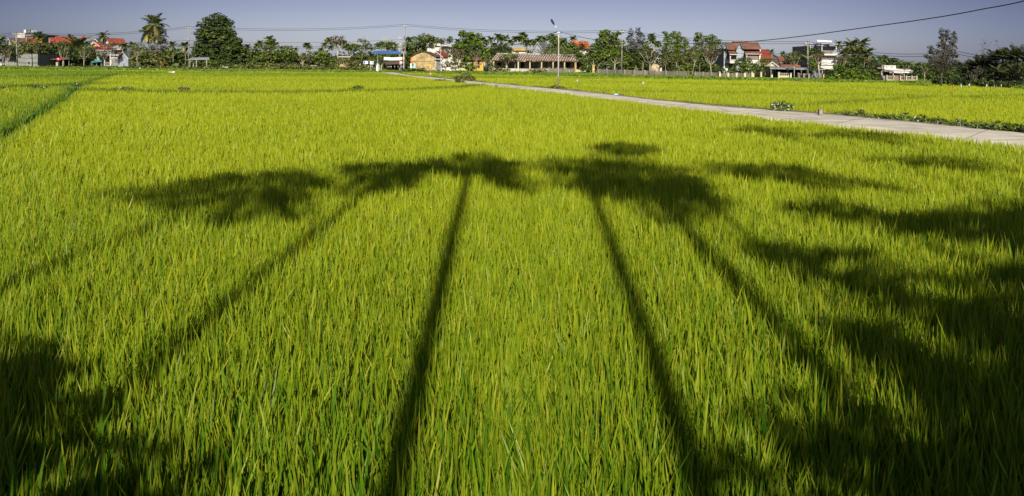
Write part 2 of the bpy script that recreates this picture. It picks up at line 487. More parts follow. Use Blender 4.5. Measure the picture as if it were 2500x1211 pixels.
print('rice tris', sum(sum(len(f) for f in acc[k][1]) for k in acc))
del acc

# lower leaves and stalks: a bumpy green mat inside the crop, hiding the soil far off
gy2 = np.r_[g(9, 40, 0.7), g(40, 118, 1.2)]
gx2 = g(-104, 92, 0.9)
GX, GY = np.meshgrid(gx2, gy2)
def mat_h(X, Y):
    z = 0.40 + 0.04 * wave(X, Y, 3, 1.1) + rng.normal(0, 0.02, X.shape)
    ok = (np.abs(X) < 0.83 * Y + 4) & (Y < edgeD(pxof(X, Y)) - 0.5)
    for P, gw, ww, dh in BUNDS: z = np.where(line_dist(X, Y, P) < gw + 0.5, 0.22, z)
    bad = in_poly(X, Y, ROADPOLY) | (line_dist(X, Y, LO) < 0.9) | (line_dist(X, Y, UP) < 1.9)
    return z, ok & ~bad
Z, ok = mat_h(GX, GY)
nx = len(gx2); ny = len(gy2)
I = (np.arange(ny - 1)[:, None] * nx + np.arange(nx - 1)[None]).ravel()
F = np.c_[I, I + 1, I + nx + 1, I + nx]
F = F[ok.ravel()[F].all(1)]
V = np.c_[GX.ravel(), GY.ravel(), Z.ravel()]
used = np.unique(F); rm = np.full(len(V), -1); rm[used] = np.arange(len(used))
Cc = np.zeros((len(used), 3)); Cc[:, 0] = 0.35
tag(np_mesh('rice_understory', V[used], rm[F], rice_m, Cc), 'dense lower leaves filling the paddies', 'rice', None, 'stuff')

# ------------------------------------------------------------------ leafy things: clouds of leaf faces
def leaf_cloud(P, size, flat=0.5, aspect=1.7, out=None):
    """one four-cornered leaf face per point"""
    n_ = len(P)
    nrm = rng.normal(0, 1, (n_, 3)); nrm[:, 2] = np.abs(nrm[:, 2]) + flat
    if out is not None: nrm += out * 0.8
    nrm /= np.linalg.norm(nrm, axis=1)[:, None]
    a = np.cross(nrm, rng.normal(0, 1, (n_, 3))); a /= np.linalg.norm(a, axis=1)[:, None]
    b_ = np.cross(nrm, a)
    s = (size * rng.uniform(0.6, 1.35, n_))[:, None]
    a = a * s * 0.5 * aspect; b_ = b_ * s * 0.5
    V = np.stack([P - a, P - b_ * 0.9 + a * 0.15, P + a, P + b_ * 0.9 + a * 0.15], 1).reshape(-1, 3)
    F = np.arange(n_ * 4).reshape(-1, 4)
    return V, F
def clump_points(lobes, leaf, dens=1.0, cl=1.0):
    """lobes: (x,y,z,rx,ry,rz). Leaves gather in clumps spread near the outside of every lobe."""
    PP, HH, OO = [], [], []
    for (x, y, z, rx, ry, rz) in lobes:
        area = 4.2 * ((rx * ry) + (rx * rz) + (ry * rz))
        cr_ = max(leaf * 1.6, 0.30 * min(rx, rz, ry) ** 0.75) * cl
        k = max(5, int(area / (cr_ ** 2 * 2.6)))
        d = rng.normal(0, 1, (k, 3)); d /= np.linalg.norm(d, axis=1)[:, None]
        rad = rng.uniform(0.45, 1.0, k) ** 0.6
        c = d * rad[:, None] * np.array([rx, ry, rz])
        per = max(6, int(dens * 5.5 * (cr_ / leaf) ** 2))
        q = rng.normal(0, 1, (k, per, 3)); q /= np.linalg.norm(q, axis=2)[..., None]
        rr = rng.uniform(0.25, 1, (k, per, 1)) ** 0.5
        pts = c[:, None] + q * rr * cr_ * np.array([1.15, 1.15, 0.75])
        PP.append(pts.reshape(-1, 3) + np.array([x, y, z]))
        base = np.clip(rng.normal(0.45, 0.2, k), 0, 1)
        HH.append(np.clip(np.repeat(base, per) + rng.normal(0, 0.15, k * per), 0, 1))
        OO.append(np.repeat(d, per, 0) * 0.6 + q.reshape(-1, 3) * 0.6)
    return np.vstack(PP), np.concatenate(HH), np.vstack(OO)
def crown_obj(name, lobes, leaf, m, parent, loc, dens=1.0, cl=1.0, tips=0.0, flat=0.5):
    P, Hh, O = clump_points(lobes, leaf, dens, cl)
    P = P - np.array(loc)
    V, F = leaf_cloud(P, leaf, out=O, flat=flat)
    C = np.zeros((len(V), 3)); C[:, 0] = np.repeat(Hh, 4)
    C[:, 1] = np.repeat((rng.random(len(Hh)) < tips) * 1.0, 4)
    return np_mesh(name, V, F, m, C, parent)

bark_pale = lambda: mat('bark_pale', (0.42, 0.36, 0.27), 0.9, 0.5, 4, streak=True)
bark_grey = lambda: mat('bark_grey', (0.20, 0.165, 0.12), 0.9, 0.5, 4, streak=True)
bark_dark = lambda: mat('bark_dark', (0.085, 0.065, 0.045), 0.9, 0.5, 4, streak=True)

def frond_geo(base, az, L, el, droop, nl, ll, seed_h, lw=0.05, twist=0.25, sweep=0.9):
    """a feather leaf: midrib and paired leaflets -> V,F(quads),C"""
    t = np.linspace(0, 1, 9)
    ang = el - droop * t ** 1.25
    dx = np.cos(ang); dz = np.sin(ang)
    r = np.r_[0, np.cumsum(0.5 * (dx[1:] + dx[:-1]))] * L / 8
    z = np.r_[0, np.cumsum(0.5 * (dz[1:] + dz[:-1]))] * L / 8
    ca, sa = math.cos(az), math.sin(az)
    rib = np.stack([base[0] + r * ca, base[1] + r * sa, base[2] + z], 1)
    V, F, C = [], [], []
    # midrib
    w = lw * 0.55
    for i in range(9):
        ww = w * (1 - 0.8 * t[i])
        V += [rib[i] + np.array([-sa, ca, 0]) * ww, rib[i] - np.array([-sa, ca, 0]) * ww]; C += [(seed_h, 0.5, 0)] * 2
    for i in range(8): F.append((2 * i, 2 * i + 1, 2 * i + 3, 2 * i + 2))
    for k in range(nl):
        tt = 0.12 + 0.88 * (k + 0.5) / nl
        f = tt * 8; i = min(int(f), 7); p = rib[i] + (rib[i + 1] - rib[i]) * (f - i)
        d = rib[i + 1] - rib[i]; d = d / np.linalg.norm(d)
        le = ll * (0.45 + 1.0 * math.sin(math.pi * min(1, tt * 0.95 + 0.08)) ** 0.8) * rng.uniform(0.8, 1.1)
        for s in (-1, 1):
            sidev = np.array([-sa, ca, 0]) * s
            dirv = sidev * 1.0 + d * sweep + np.array([0, 0, -rng.uniform(0.15, 0.75)])
            dirv /= np.linalg.norm(dirv)
            q = p + dirv * le
            mid = p + dirv * le * 0.45 + np.array([0, 0, 0.04 * le])
            b0 = len(V)
            wv = d * lw
            V += [p - wv * 0.35, mid - wv, q, mid + wv]
            F.append((b0, b0 + 1, b0 + 2, b0 + 3))
            hh = min(1, max(0, seed_h + rng.normal(0, 0.12)))
            C += [(hh, 0, 0), (hh, 0, 0), (hh, 0.35, 0), (hh, 0, 0)]
    return V, F, C
def palm(name, label, cat, base, top, L, nf, m, tm, group=None, els=(75, -35), droop=1.5, nl=11, ll=None, lw=0.09, r0=0.16, r1=0.1, azs=None, dead=0, bend=0.0, Ls=None, coco=False):
    root = empty(name, base, label, cat, group)
    b, t = Vector(base), Vector(top)
    tb = MB(base)
    pts = []; rr = []
    for i in range(8):
        k = i / 7; p = b.lerp(t, k); p.x += bend * math.sin(k * math.pi) * (t - b).length * 0.12
        pts.append(p); rr.append((r0 + (r1 - r0) * k) * (1.35 if i == 0 else 1))
    tb.tube(pts, rr, 7).build('trunk', tm, root, smooth=True)
    V, F, C = [], [], []
    ll = ll or L * 0.28
    for k in range(nf):
        f = k / max(1, nf - 1)
        az = azs[k] if azs else k * 2.39996 + rng.uniform(-0.3, 0.3)
        el = R(els[0] + (els[1] - els[0]) * f) + rng.normal(0, 0.12)
        Lk = (Ls[k] if Ls else L * rng.uniform(0.85, 1.1))
        v, fs, c = frond_geo(np.array(t) - np.array(b), az, Lk, el, droop * rng.uniform(0.75, 1.15), nl, ll, 0.25 + 0.6 * rng.random(), lw)
        if dead and k >= nf - dead: c = [(x[0], 0.8, 0) for x in c]
        o = len(V); V += v; F += [tuple(i + o for i in q) for q in fs]; C += c
    np_mesh('crown', V, F, m, C, root)
    if coco:
        cb = MB(base)
        for k in range(5):
            a = k * 1.3; p = t + Vector((math.cos(a) * 0.35, math.sin(a) * 0.35, -0.35 - 0.1 * (k % 2)))
            cb.tube([p + Vector((0, 0, z)) for z in (-.14, -.08, 0, .08, .14)], [.03, .12, .15, .12, .03], 6)
        cb.build('coconuts', mat('coconut_husk', (0.22, 0.17, 0.04), 0.7), root, smooth=True)
    return root

palm_m = leaf_mat('palm_leaf', (0.030, 0.060, 0.012), (0.085, 0.13, 0.025), (0.28, 0.22, 0.06), 0.25, 0.45, 0.4)

# ------------------------------------------------------------------ palms and trees behind the camera whose shadows fall on the rice
TE = math.tan(R(SUN_EL)); TA = math.tan(R(SUN_AZ))
def shade_palm(px, py, b, L, label, azs, Ls, rad=0.10, lean=0.0, trunk_px=None, fat=1.0):
    """crown so high that its shadow lands on the crop under pixel px,py; trunk b metres behind"""
    s = hit(px, py, CAN)
    top = Vector((s.x - (s.y + b) * TA, -b, CAN + (s.y + b) * TE))
    bx = top.x
    if trunk_px:
        q = hit(trunk_px[0], trunk_px[1], CAN)     # lower point of the trunk's shadow
        k = (q.y + b) * TE + CAN; bx0 = q.x - (q.y + b) * TA
        bx = top.x + (bx0 - top.x) * (top.z - 0.7) / max(0.5, top.z - k)
    palm('coconut_palm', label, 'palm tree', (bx, -b, 0.6), top, L, len(azs), palm_m, mat('bark_pale', (0.42, 0.36, 0.27), 0.9, 0.5, 4, streak=True),
         'palms behind the camera', els=(25, -15), droop=0.9, nl=17, ll=0.47 * fat, lw=0.05 * fat, r0=rad * 1.1, r1=rad, azs=[R(a) for a in azs], Ls=Ls)
A_ = [10, 35, 62, 100, 130, 165, 190, 225, 250, 290, 320, 345]
shade_palm(640, 440, 5.5, 1.7, 'coconut palm behind the camera, its crown shading the rice at far left', [15, 50, 85, 125, 160, 178, 196, 235, 300, 318, 330], [1.0, 1.0, 1.6, 1.2, 1.4, 2.1, 1.6, 1.3, 1.6, 2.0, 1.2], 0.065, trunk_px=(400, 530), fat=1.25)
shade_palm(965, 406, 6.0, 1.5, 'coconut palm behind the camera, second from the left', [10, 60, 100, 140, 165, 225, 260, 290, 330], [1.0, 0.9, 1.0, 1.3, 0.9, 0.8, 1.5, 1.3, 0.9], 0.065, trunk_px=(560, 720), fat=1.15)
shade_palm(1150, 394, 4.6, 1.6, 'coconut palm behind the camera, its trunk shadow nearest the middle', [5, 30, 65, 90, 118, 150, 178, 200, 245, 285, 312, 322, 345], [0.8, 0.8, 1.3, 1.7, 1.7, 1.1, 1.4, 1.2, 0.8, 0.8, 1.7, 2.0, 1.0], 0.07, trunk_px=(950, 1180), fat=1.15)
shade_palm(1425, 402, 5.0, 1.5, 'coconut palm behind the camera, just right of the middle', [5, 35, 75, 110, 140, 150, 175, 240, 280, 325], [1.0, 0.9, 1.3, 1.4, 1.8, 1.5, 0.8, 1.3, 1.7, 1.2], 0.068, trunk_px=(1640, 960))
shade_palm(1560, 428, 6.5, 1.7, 'taller coconut palm behind the camera, right of the middle', [15, 50, 80, 95, 112, 130, 180, 205, 240, 265, 285, 310, 345], [1.0, 1.4, 2.6, 3.4, 3.0, 1.8, .9, 1.2, 1.6, 2.0, 1.9, 1.5, 1.1], 0.082, trunk_px=(1890, 760), fat=1.25)
shade_palm(1520, 352, 7.5, 0.8, 'tallest thin palm added unseen behind the camera for its tuft of shadow', [0, 45, 90, 135, 180, 225, 270, 315], [.75, .6, .5, .6, .8, .8, .9, .8], 0.02)  # extra unseen palm, added only to cast the top tuft of shadow
shade_palm(1650, 435, 8.0, 1.2, 'thin coconut palm behind the camera with a small crown', [20, 80, 140, 200, 260, 320], [.4] * 6, 0.05, trunk_px=(1980, 680))
shade_palm(1880, 410, 7.5, 1.6, 'coconut palm behind the camera, its crown shadow alone on the right', [0, 40, 90, 135, 150, 165, 190, 240, 300, 328, 338], [0.9, 0.8, 0.9, 1.5, 1.9, 1.4, 0.8, 0.7, 1.2, 1.9, 1.8], 0.05)
shade_palm(1860, 312, 9.0, 1.8, 'very tall palm behind the camera shading the rice by the lane', [0, 40, 90, 150, 180, 210, 270, 330], [1.4, 1, 1.6, 1.6, 1.0, .6, 1.4, 1.8], 0.04)
shade_palm(2085, 322, 9.5, 1.8, 'very tall palm behind the camera at the lane edge', [0, 40, 90, 150, 180, 210, 270, 330], [1.4, 1, 1.6, 1.4, 1.4, 1, 1.5, 1.6], 0.04)
shade_palm(2260, 385, 9.0, 1.6, 'tall palm behind the camera, farthest right of the row', [0, 40, 90, 150, 180, 210, 270, 330], [1.2, .8, 1.0, 1.4, 1.0, .6, .8, 1.5], 0.04)

def shade_tree(spots, label, b, leaf, m, dens=1.3):
    """broad tree behind the camera: spots are shadow blobs (world x, y on the crop, radii)"""
    lob = []
    for (sx, sy, rx, ry, bb) in spots:
        lob.append((sx - (sy + bb) * TA, -bb, CAN + (sy + bb) * TE, rx, ry * 0.7, ry * 0.45))
    cx = sum(l_[0] for l_ in lob) / len(lob); cyy = sum(l_[1] for l_ in lob) / len(lob)
    root = empty('broadleaf_tree', (cx, cyy, 0.6), label, 'tree', 'broad trees behind the camera')
    tb = MB((cx, cyy, 0.6))
    for q in lob:
        tb.tube([(cx, cyy, 0.55), (cx * 0.9 + q[0] * 0.1, cyy * .9 + q[1] * .1, 1.8), (cx * .4 + q[0] * .6, cyy * .4 + q[1] * .6, q[2] * 0.7), q[:3]], [.2, .15, .08, .03], 7)
    tb.build('trunk', bark_grey(), root, smooth=True)
    crown_obj('crown', lob, leaf, m, root, (cx, cyy, 0.6), dens)
    return root
broad_m = leaf_mat('broad_leaf', (0.028, 0.055, 0.010), (0.085, 0.13, 0.018), (0.22, 0.20, 0.04), 0.25, 0.5, 0.35)
shade_tree([(5.9, 7.0, 1.1, 1.0, 4), (5.4, 5.6, 1.3, 1.4, 4.2), (4.3, 4.4, 1.2, 1.2, 3.8), (3.3, 3.4, 1.1, 1.2, 4.5), (2.5, 2.4, 1.1, 1.0, 3.5), (5.2, 2.6, 1.6, 1.8, 3.5)], 'unseen dense broad tree added behind the camera to darken lower right rice', 4, 0.20, broad_m, 1.2)  # unseen tree; part of its shade stands in for corner vignetting
shade_tree([(2.5, 4.3, .75, .7, 5.5), (1.75, 3.0, .8, .7, 5.2), (3.4, 5.6, .8, .7, 5.8), (1.35, 2.2, .8, .7, 5.2), (2.9, 6.6, .7, .6, 6)], 'thin leaved tree behind the camera scattering shade right of the middle', 5, 0.15, broad_m, 0.7)
shade_tree([(4.0, 8.7, .7, .5, 5), (5.0, 8.0, .9, .8, 5), (6.0, 8.3, .9, .8, 5.2), (7.2, 8.6, 1.1, .9, 5.5), (8.6, 10.0, 1.0, .8, 5.5)], 'flat crowned tree behind the camera, right of the palms', 5, 0.22, broad_m, 0.8)
shade_tree([(-3.0, 3.3, .9, .9, 4), (-2.2, 2.6, .8, .9, 3.8), (-4.6, 3.6, 1.3, 1.2, 4.2), (-3.3, 3.9, .7, .4, 4.4), (-1.5, 2.0, .8, .7, 3.8), (-0.9, 1.5, .7, .6, 3.8)], 'unseen broad tree added behind the camera to darken lower left rice', 4, 0.20, broad_m, 1.1)  # unseen crown lobes, some added to imitate vignetting in this corner

# ================================================================== village along the far side of the paddies
def gD(px, py, z=VILZ): return hit(px, py, z).y
ORD = ['first', 'second', 'third', 'fourth', 'fifth', 'sixth', 'seventh', 'eighth', 'ninth', 'tenth', 'eleventh', 'twelfth', 'thirteenth', 'fourteenth', 'fifteenth', 'sixteenth']
LM = {
 'mid': leaf_mat('leaf_mid', (0.045, 0.080, 0.012), (0.155, 0.205, 0.030), (0.20, 0.20, 0.04), 0.25),
 'dark': leaf_mat('leaf_dark', (0.022, 0.042, 0.009), (0.088, 0.125, 0.022), (0.10, 0.11, 0.03), 0.2),
 'bright': leaf_mat('leaf_bright', (0.045, 0.10, 0.008), (0.17, 0.25, 0.016), (0.32, 0.30, 0.05), 0.3),
 'olive': leaf_mat('leaf_olive', (0.065, 0.082, 0.020), (0.20, 0.21, 0.055), (0.26, 0.20, 0.07), 0.25),
 'dry': leaf_mat('leaf_dry', (0.075, 0.055, 0.030), (0.20, 0.16, 0.085), (0.34, 0.27, 0.17), 0.2),
 'fir': leaf_mat('leaf_casuarina', (0.030, 0.032, 0.018), (0.095, 0.092, 0.055), (0.13, 0.10, 0.07), 0.2),
 'far': leaf_mat('leaf_far', (0.030, 0.052, 0.020), (0.080, 0.115, 0.040), (0.16, 0.16, 0.07), 0.2),
 'nipa': leaf_mat('leaf_nipa', (0.012, 0.022, 0.006), (0.070, 0.090, 0.026), (0.13, 0.12, 0.05), 0.15),
 'bloom': leaf_mat('leaf_white_bloom', (0.05, 0.10, 0.012), (0.15, 0.21, 0.03), (0.75, 0.74, 0.62), 0.25),
 'red': leaf_mat('leaf_copper', (0.25, 0.07, 0.015), (0.42, 0.20, 0.03), (0.16, 0.20, 0.03), 0.25),
}
BK = {'pale': bark_pale, 'grey': bark_grey, 'dark': bark_dark}

def tree(label, lobes, base, kind='mid', bark='grey', D=None, dens=0.8, leaf=3.4, tr=1.8, name='tree', cat='tree', group=None, tips=0.04, cl=1.0, sway=0.0, limbs=True, zb=None, deep=0.8):
    """lobes and base in photo pixels; everything stands at distance D in metres"""
    D = D or gD(*base)
    s = D / FPX
    zb = VILZ if zb is None else zb
    bx = at(base[0], base[1], D).x
    root = empty(name, (bx, D, zb), label, cat, group)
    L = []
    for (cx, cy, rx, ry) in lobes:
        dy = rng.uniform(-0.35, 0.35) * rx * s
        p = at(cx, cy, D + dy)
        L.append((p.x, p.y, p.z, rx * s, rx * s * deep, ry * s))
    if limbs:
        tb = MB((bx, D, zb)); r = tr * s * .75
        low = min(q[2] - q[5] * 0.5 for q in L)
        mx = sum(q[0] for q in L) / len(L)
        fk = Vector((bx * 0.6 + mx * 0.4, D, max(zb + 0.5, min(low, zb + 0.45 * (max(q[2] for q in L) - zb)))))
        mid = Vector((bx, D, zb)).lerp(fk, 0.5) + Vector((sway * s, 0, 0))
        tb.tube([(bx, D, zb - 0.1), mid, fk], [r * 1.3, r, r * 0.85], 7)
        for q in L:
            e = Vector(q[:3]); m1 = fk.lerp(e, 0.5) + Vector((0, 0, -0.12 * (e - fk).length))
            tb.tube([fk, m1, e], [r * 0.7, r * 0.45, r * 0.15], 5)
            for k in range(3):
                e2 = e + Vector((rng.uniform(-.8, .8) * q[3], rng.uniform(-.6, .6) * q[4], rng.uniform(0, .8) * q[5]))
                tb.tube([m1, m1.lerp(e2, .6), e2], [r * .35, r * .2, r * .06], 4)
        tb.build('trunk', BK[bark](), root, smooth=True)
    crown_obj('crown', L, leaf * s, LM[kind], root, (bx, D, zb), dens, cl, tips)
    return root

def bare(label, base, fork_y, span, top_y, kind='olive', leaves=260, bark='pale', D=None, tr=1.6, group=None, nb=4, leanx=0, seed=0, lower=None):
    """pale pruned tree: forked limbs with thin foliage at the twig ends"""
    D = D or gD(*base); s = D / FPX
    r = random.Random(int(base[0]) + seed)
    bx = at(base[0], base[1], D).x
    root = empty('bare_tree', (bx, D, VILZ), label, 'tree', group)
    tb = MB((bx, D, VILZ)); rr = tr * s * .62
    fk = at(base[0] + leanx, fork_y, D)
    tb.tube([(bx, D, VILZ - .1), Vector((bx, D, VILZ)).lerp(fk, .55) + Vector((r.uniform(-.5, .5) * s * 2, 0, 0)), fk], [rr * 1.3, rr, rr * .95], 7)
    ends = []
    H = (fork_y - top_y) * s
    for k in range(nb):
        f = (k + 0.5) / nb * 2 - 1
        e = fk + Vector((f * span * s + r.uniform(-.1, .1) * span * s, r.uniform(-.6, .6) * span * s, H * (0.55 + 0.3 * r.random() + 0.15 * (1 - abs(f)))))
        m1 = fk.lerp(e, .45) + Vector((f * span * s * .22, 0, -.02 * H))
        tb.tube([fk, m1, e], [rr * .75, rr * .5, rr * .3], 5)
        for j in range(3):
            e2 = e + Vector((r.uniform(-.4, .4) * span * s, r.uniform(-.4, .4) * span * s, H * r.uniform(.1, .42)))
            tb.tube([e, e.lerp(e2, .5) + Vector((r.uniform(-.2, .2) * s * 3, 0, 0)), e2], [rr * .3, rr * .2, rr * .08], 4)
            ends.append(e2)
            e3 = m1 + Vector((r.uniform(-.35, .35) * span * s, r.uniform(-.4, .4) * span * s, H * r.uniform(.2, .5)))
            tb.tube([m1, e3], [rr * .2, rr * .06], 4); ends.append(e3)
    tb.build('trunk', BK[bark](), root, smooth=True)
    if leaves:
        P = np.array([ends[i % len(ends)] for i in range(leaves)]) + rng.normal(0, 1, (leaves, 3)) * np.array([2.6, 2.6, 1.7]) * s * max(1, span / 14)
        V, F = leaf_cloud(P - np.array([bx, D, VILZ]), 2.3 * s)
        C = np.zeros((len(V), 3)); C[:, 0] = np.repeat(rng.random(leaves), 4)
        np_mesh('crown', V, F, LM[kind], C, root)
    return root

def coco(label, crown, L, base, D=None, nf=18, dead=2, r=1.3, group='coconut palms along the village', coconuts=False, bend=0.3, tb='grey'):
    D = D or gD(*base); s = D / FPX
    b = at(base[0], base[1], D); b.z = VILZ if b.z < 2.5 else VILZ
    return palm('coconut_palm', label, 'palm tree', tuple(b), at(crown[0], crown[1], D), L * s, nf, palm_m, BK[tb](), group, els=(86, -48), droop=1.2, nl=18, ll=L * s * 0.25, lw=1.6 * s, r0=r * s, r1=r * s * .7, dead=dead, bend=bend, coco=coconuts)
def areca(label, x, y, L, D, base_y=150, group='slender areca palms above the village'):
    s = D / FPX; t = at(x, y, D); t.z -= 0
    dx = rng.uniform(-2, 2)
    return palm('areca_palm', label, 'palm tree', (t.x + dx * s, D, VILZ), t, L * 1.3 * s, 13, LM['mid'] if rng.random() < .6 else LM['dark'], mat('areca_trunk', (0.30, 0.29, 0.20), 0.85, 0.4, 3), group, els=(82, -15), droop=1.45, nl=9, ll=L * s * .5, lw=1.7 * s, r0=.5 * s, r1=.42 * s, bend=rng.uniform(-.3, .3))
def areca_row(anchor, pts, D):
    for k, (x, y, L) in enumerate(pts):
        areca(f'areca palm {anchor}, {ORD[k]} from left', x, y, L, D + rng.uniform(-6, 6))

# ------------------------------------------------------------------ distant woods
def band(x0, x1, step, ytop, D, ryp, name, label, kind, leaf, dens):
    L = []
    x = x0
    while x < x1:
        yt = np.interp(x, ytop[0], ytop[1]) + rng.uniform(-2.5, 4); ry = ryp * rng.uniform(.7, 1.3); dd = D + rng.uniform(-8, 20)
        p = at(x, yt + ry, dd); s = dd / FPX
        L.append((p.x, p.y, p.z, step * 0.8 * s, step * .8 * s, ry * s))
        p = at(x + step * .4, yt + ry * 2.1, dd - 5)
        L.append((p.x, p.y, p.z, step * 0.9 * s, step * .9 * s, ry * 1.0 * s))
        x += step * rng.uniform(.7, 1.1)
    P, Hh, O = clump_points(L, leaf, dens, 1.0)
    V, F = leaf_cloud(P, leaf, out=O); C = np.zeros((len(V), 3)); C[:, 0] = np.repeat(Hh, 4)
    return tag(np_mesh(name, V, F, LM[kind], C), label, 'woods', None, 'stuff')
band(-500, 2950, 17, ([-500, 0, 330, 480, 620, 740, 760, 900, 1200, 1700, 1900, 2150, 2250, 2500, 2950], [125, 122, 132, 136, 128, 128, 137, 130, 118, 126, 140, 140, 156, 150, 140]), 215, 12, 'distant_woods', 'bluish green wood line far behind the village', 'far', 1.0, 0.9)
band(-500, 2950, 15, ([-500, 0, 330, 620, 900, 1200, 1450, 1760, 1900, 2130, 2160, 2250, 2500, 2950], [145, 145, 146, 146, 152, 152, 145, 150, 165, 168, 176, 172, 160, 150]), 160, 8, 'garden_undergrowth', 'dense garden bushes filling the gaps behind the fences', 'dark', 0.75, 0.7)

def bank(x0, x1, n_, ytop, name, label, kind, leaf, Dk):
    L = []
    for x in np.linspace(x0, x1, n_):
        D = Dk + rng.uniform(-3, 5); s = D / FPX; yt = np.interp(x, ytop[0], ytop[1]) + rng.uniform(-2, 4); yb = 168 + (x - 600) * .012
        p = at(x, (yt + yb) / 2 + 2, D); L.append((p.x, p.y, p.z, rng.uniform(8, 14) * s, 10 * s, max(2, (yb - yt) / 2) * s))
    P, Hh, O = clump_points(L, leaf, .6, .9); V, F = leaf_cloud(P, leaf, out=O); C = np.zeros((len(V), 3)); C[:, 0] = np.repeat(Hh, 4); C[:, 1] = np.repeat((rng.random(len(Hh)) < .05) * 1.0, 4)
    return tag(np_mesh(name, V, F, LM[kind], C), label, 'bushes', None, 'stuff')
bank(320, 910, 62, ([320, 450, 520, 600, 700, 745, 800, 910], [158, 160, 160, 150, 150, 156, 160, 159]), 'bank_bushes', 'light green scrub on the bank left of the lane mouth', 'olive', .24, 122)
bank(100, 330, 24, ([60, 330], [163, 160]), 'bank_bushes', 'low scrub on the bank before the far left houses', 'mid', .22, 120)

# ------------------------------------------------------------------ rough grass and weeds between the paddies and the village
def weeds(name, label, X, Y, Z, hh, kind, tips=0.03, w=0.10, asp=3.2):
    n_ = len(X)
    a = rng.uniform(0, math.pi, n_); lean = rng.normal(0, 0.35, (n_, 2))
    h = hh * rng.uniform(0.5, 1.2, n_); ww = w * rng.uniform(.6, 1.4, n_)
    dx, dy = np.cos(a) * ww, np.sin(a) * ww * .5
    B = np.stack([X, Y, Z], 1)
    T = B + np.stack([lean[:, 0] * h, lean[:, 1] * h, h], 1)
    M_ = (B + T) / 2 + np.stack([np.zeros(n_), np.zeros(n_), h * .1], 1)
    S = np.stack([dx, dy, np.zeros(n_)], 1)
    V = np.stack([B, M_ - S, T, M_ + S], 1).reshape(-1, 3); F = np.arange(4 * n_).reshape(-1, 4)
    C = np.zeros((4 * n_, 3)); C[:, 0] = np.repeat(np.clip(rng.normal(.5, .28, n_), 0, 1), 4); C[:, 1] = np.repeat((rng.random(n_) < tips) * 1.0, 4)
    return tag(np_mesh(name, V, F, LM[kind], C), label, 'weeds', None, 'stuff')
n_ = 70000
px_ = rng.uniform(-350, 2800, n_); e_ = edgeD(px_)
Yw = e_ + rng.random(n_) ** 1.3 * 32 - 0.8; Xw = (px_ - HX) / FPX * Yw
du = line_dist(Xw, Yw, UP); dl = line_dist(Xw, Yw, LO)
ok = ~in_poly(Xw, Yw, ROADPOLY) & (dl > .6) & (du > .6)
Xw, Yw = Xw[ok], Yw[ok]
weeds('verge_grass', 'rough green grass and weeds between the paddies and the village', Xw, Yw, land_z(Xw, Yw) - .02, 0.22 + 0.12 * np.clip(wave(Xw, Yw, 21, .35), -1, 1.5), 'bright', 0.03, 0.16)
# weeds along the lane
def along(P, t0, t1, n_, w0, w1, sgn):
    Q = resample(P, 400); d = np.gradient(Q, axis=0); d /= np.hypot(d[:, 0], d[:, 1])[:, None]
    nr = np.c_[-d[:, 1], d[:, 0]] * sgn
    k = (rng.uniform(t0, t1, n_) * 399).astype(int); w = rng.uniform(w0, w1, n_)
    q = Q[k] + nr[k] * w[:, None] + rng.normal(0, .05, (n_, 2))
    return q[:, 0], q[:, 1], k / 399
x_, y_, k_ = along(UP, 0.0, 1, 26000, 0.25, 1.7, 1)
pt = wave(x_, y_, 31, 1.1)
nearr = pxof(x_, y_) > 2020
ok = (pt > 0.1) | (nearr & (rng.random(len(x_)) < 0.9))
x_, y_, pt, nearr = x_[ok], y_[ok], pt[ok], nearr[ok]
weeds('verge_weeds', 'low green weeds along the far edge of the lane', x_, y_, np.full(len(x_), PZ - .12), 0.10 + 0.07 * np.clip(pt, 0, 1.5) + nearr * (0.10 + .16 * np.clip(pt, -.3, 1)), 'mid', 0.06, 0.035)
x_, y_, k_ = along(LO, 0.0, 1, 9000, 0.12, 0.5, -1)
weeds('verge_weeds', 'thin green grass blades along the near edge of the lane', x_, y_, np.full(len(x_), PZ - .25), 0.26 + 0 * x_, 'bright', 0.03, 0.02)

# ------------------------------------------------------------------ trees, from left to right
tree('dark bushy tree at the left edge behind the white shed', [(2, 118, 16, 16), (20, 124, 16, 14)], (6, 163), 'dark')
coco('coconut palm at the far left edge above the shed', (2, 99), 14, (0, 162), D=150)
tree('spreading green tree behind the leftmost utility pole', [(42, 112, 24, 13), (66, 116, 20, 12), (28, 122, 14, 12), (55, 126, 22, 10)], (41, 163), 'olive', 'pale', dens=.8, tr=2)
bare('small leafless tree in front of the grey shed', (19, 164), 152, 12, 126, 'dry', 150)
bare('low twiggy tree between the grey shed windows', (57, 163), 152, 9, 146, 'dry', 60, tr=.8)
tree('tree with pale forked trunk right of the grey shed', [(82, 108, 20, 12), (102, 116, 18, 13), (92, 128, 18, 9)], (97, 163), 'olive', 'pale', tr=1.9)
areca('tall thin areca palm rising over the hotel corner', 91, 87, 12, 150)
areca('shorter thin areca palm right of the hotel', 101, 94, 10, 150)
tree('dense dark tree left of the big feather palm', [(128, 118, 20, 14), (146, 112, 18, 13), (140, 132, 26, 14), (122, 140, 16, 12), (160, 135, 18, 14)], (140, 163), 'dark')
bare('crooked pale tree with a ring shaped fork by the red sign', (154, 166), 148, 14, 116, 'olive', 220)
coco('big low feather palm with many upright fronds, left part of village', (188, 118), 42, (186, 162), nf=34, dead=1)
coco('second feather palm growing against the big low one', (200, 124), 32, (200, 162), nf=22, dead=1)
tree('dark tree under the big feather palm', [(182, 138, 24, 18), (206, 138, 18, 16), (165, 145, 18, 12)], (185, 163), 'dark', dens=.7)
bare('pale forked tree in front of the big feather palm', (205, 164), 146, 15, 118, 'olive', 260)
tree('bush beside the blue roofed stall', [(222, 140, 12, 10), (212, 148, 10, 8)], (218, 163), 'mid')
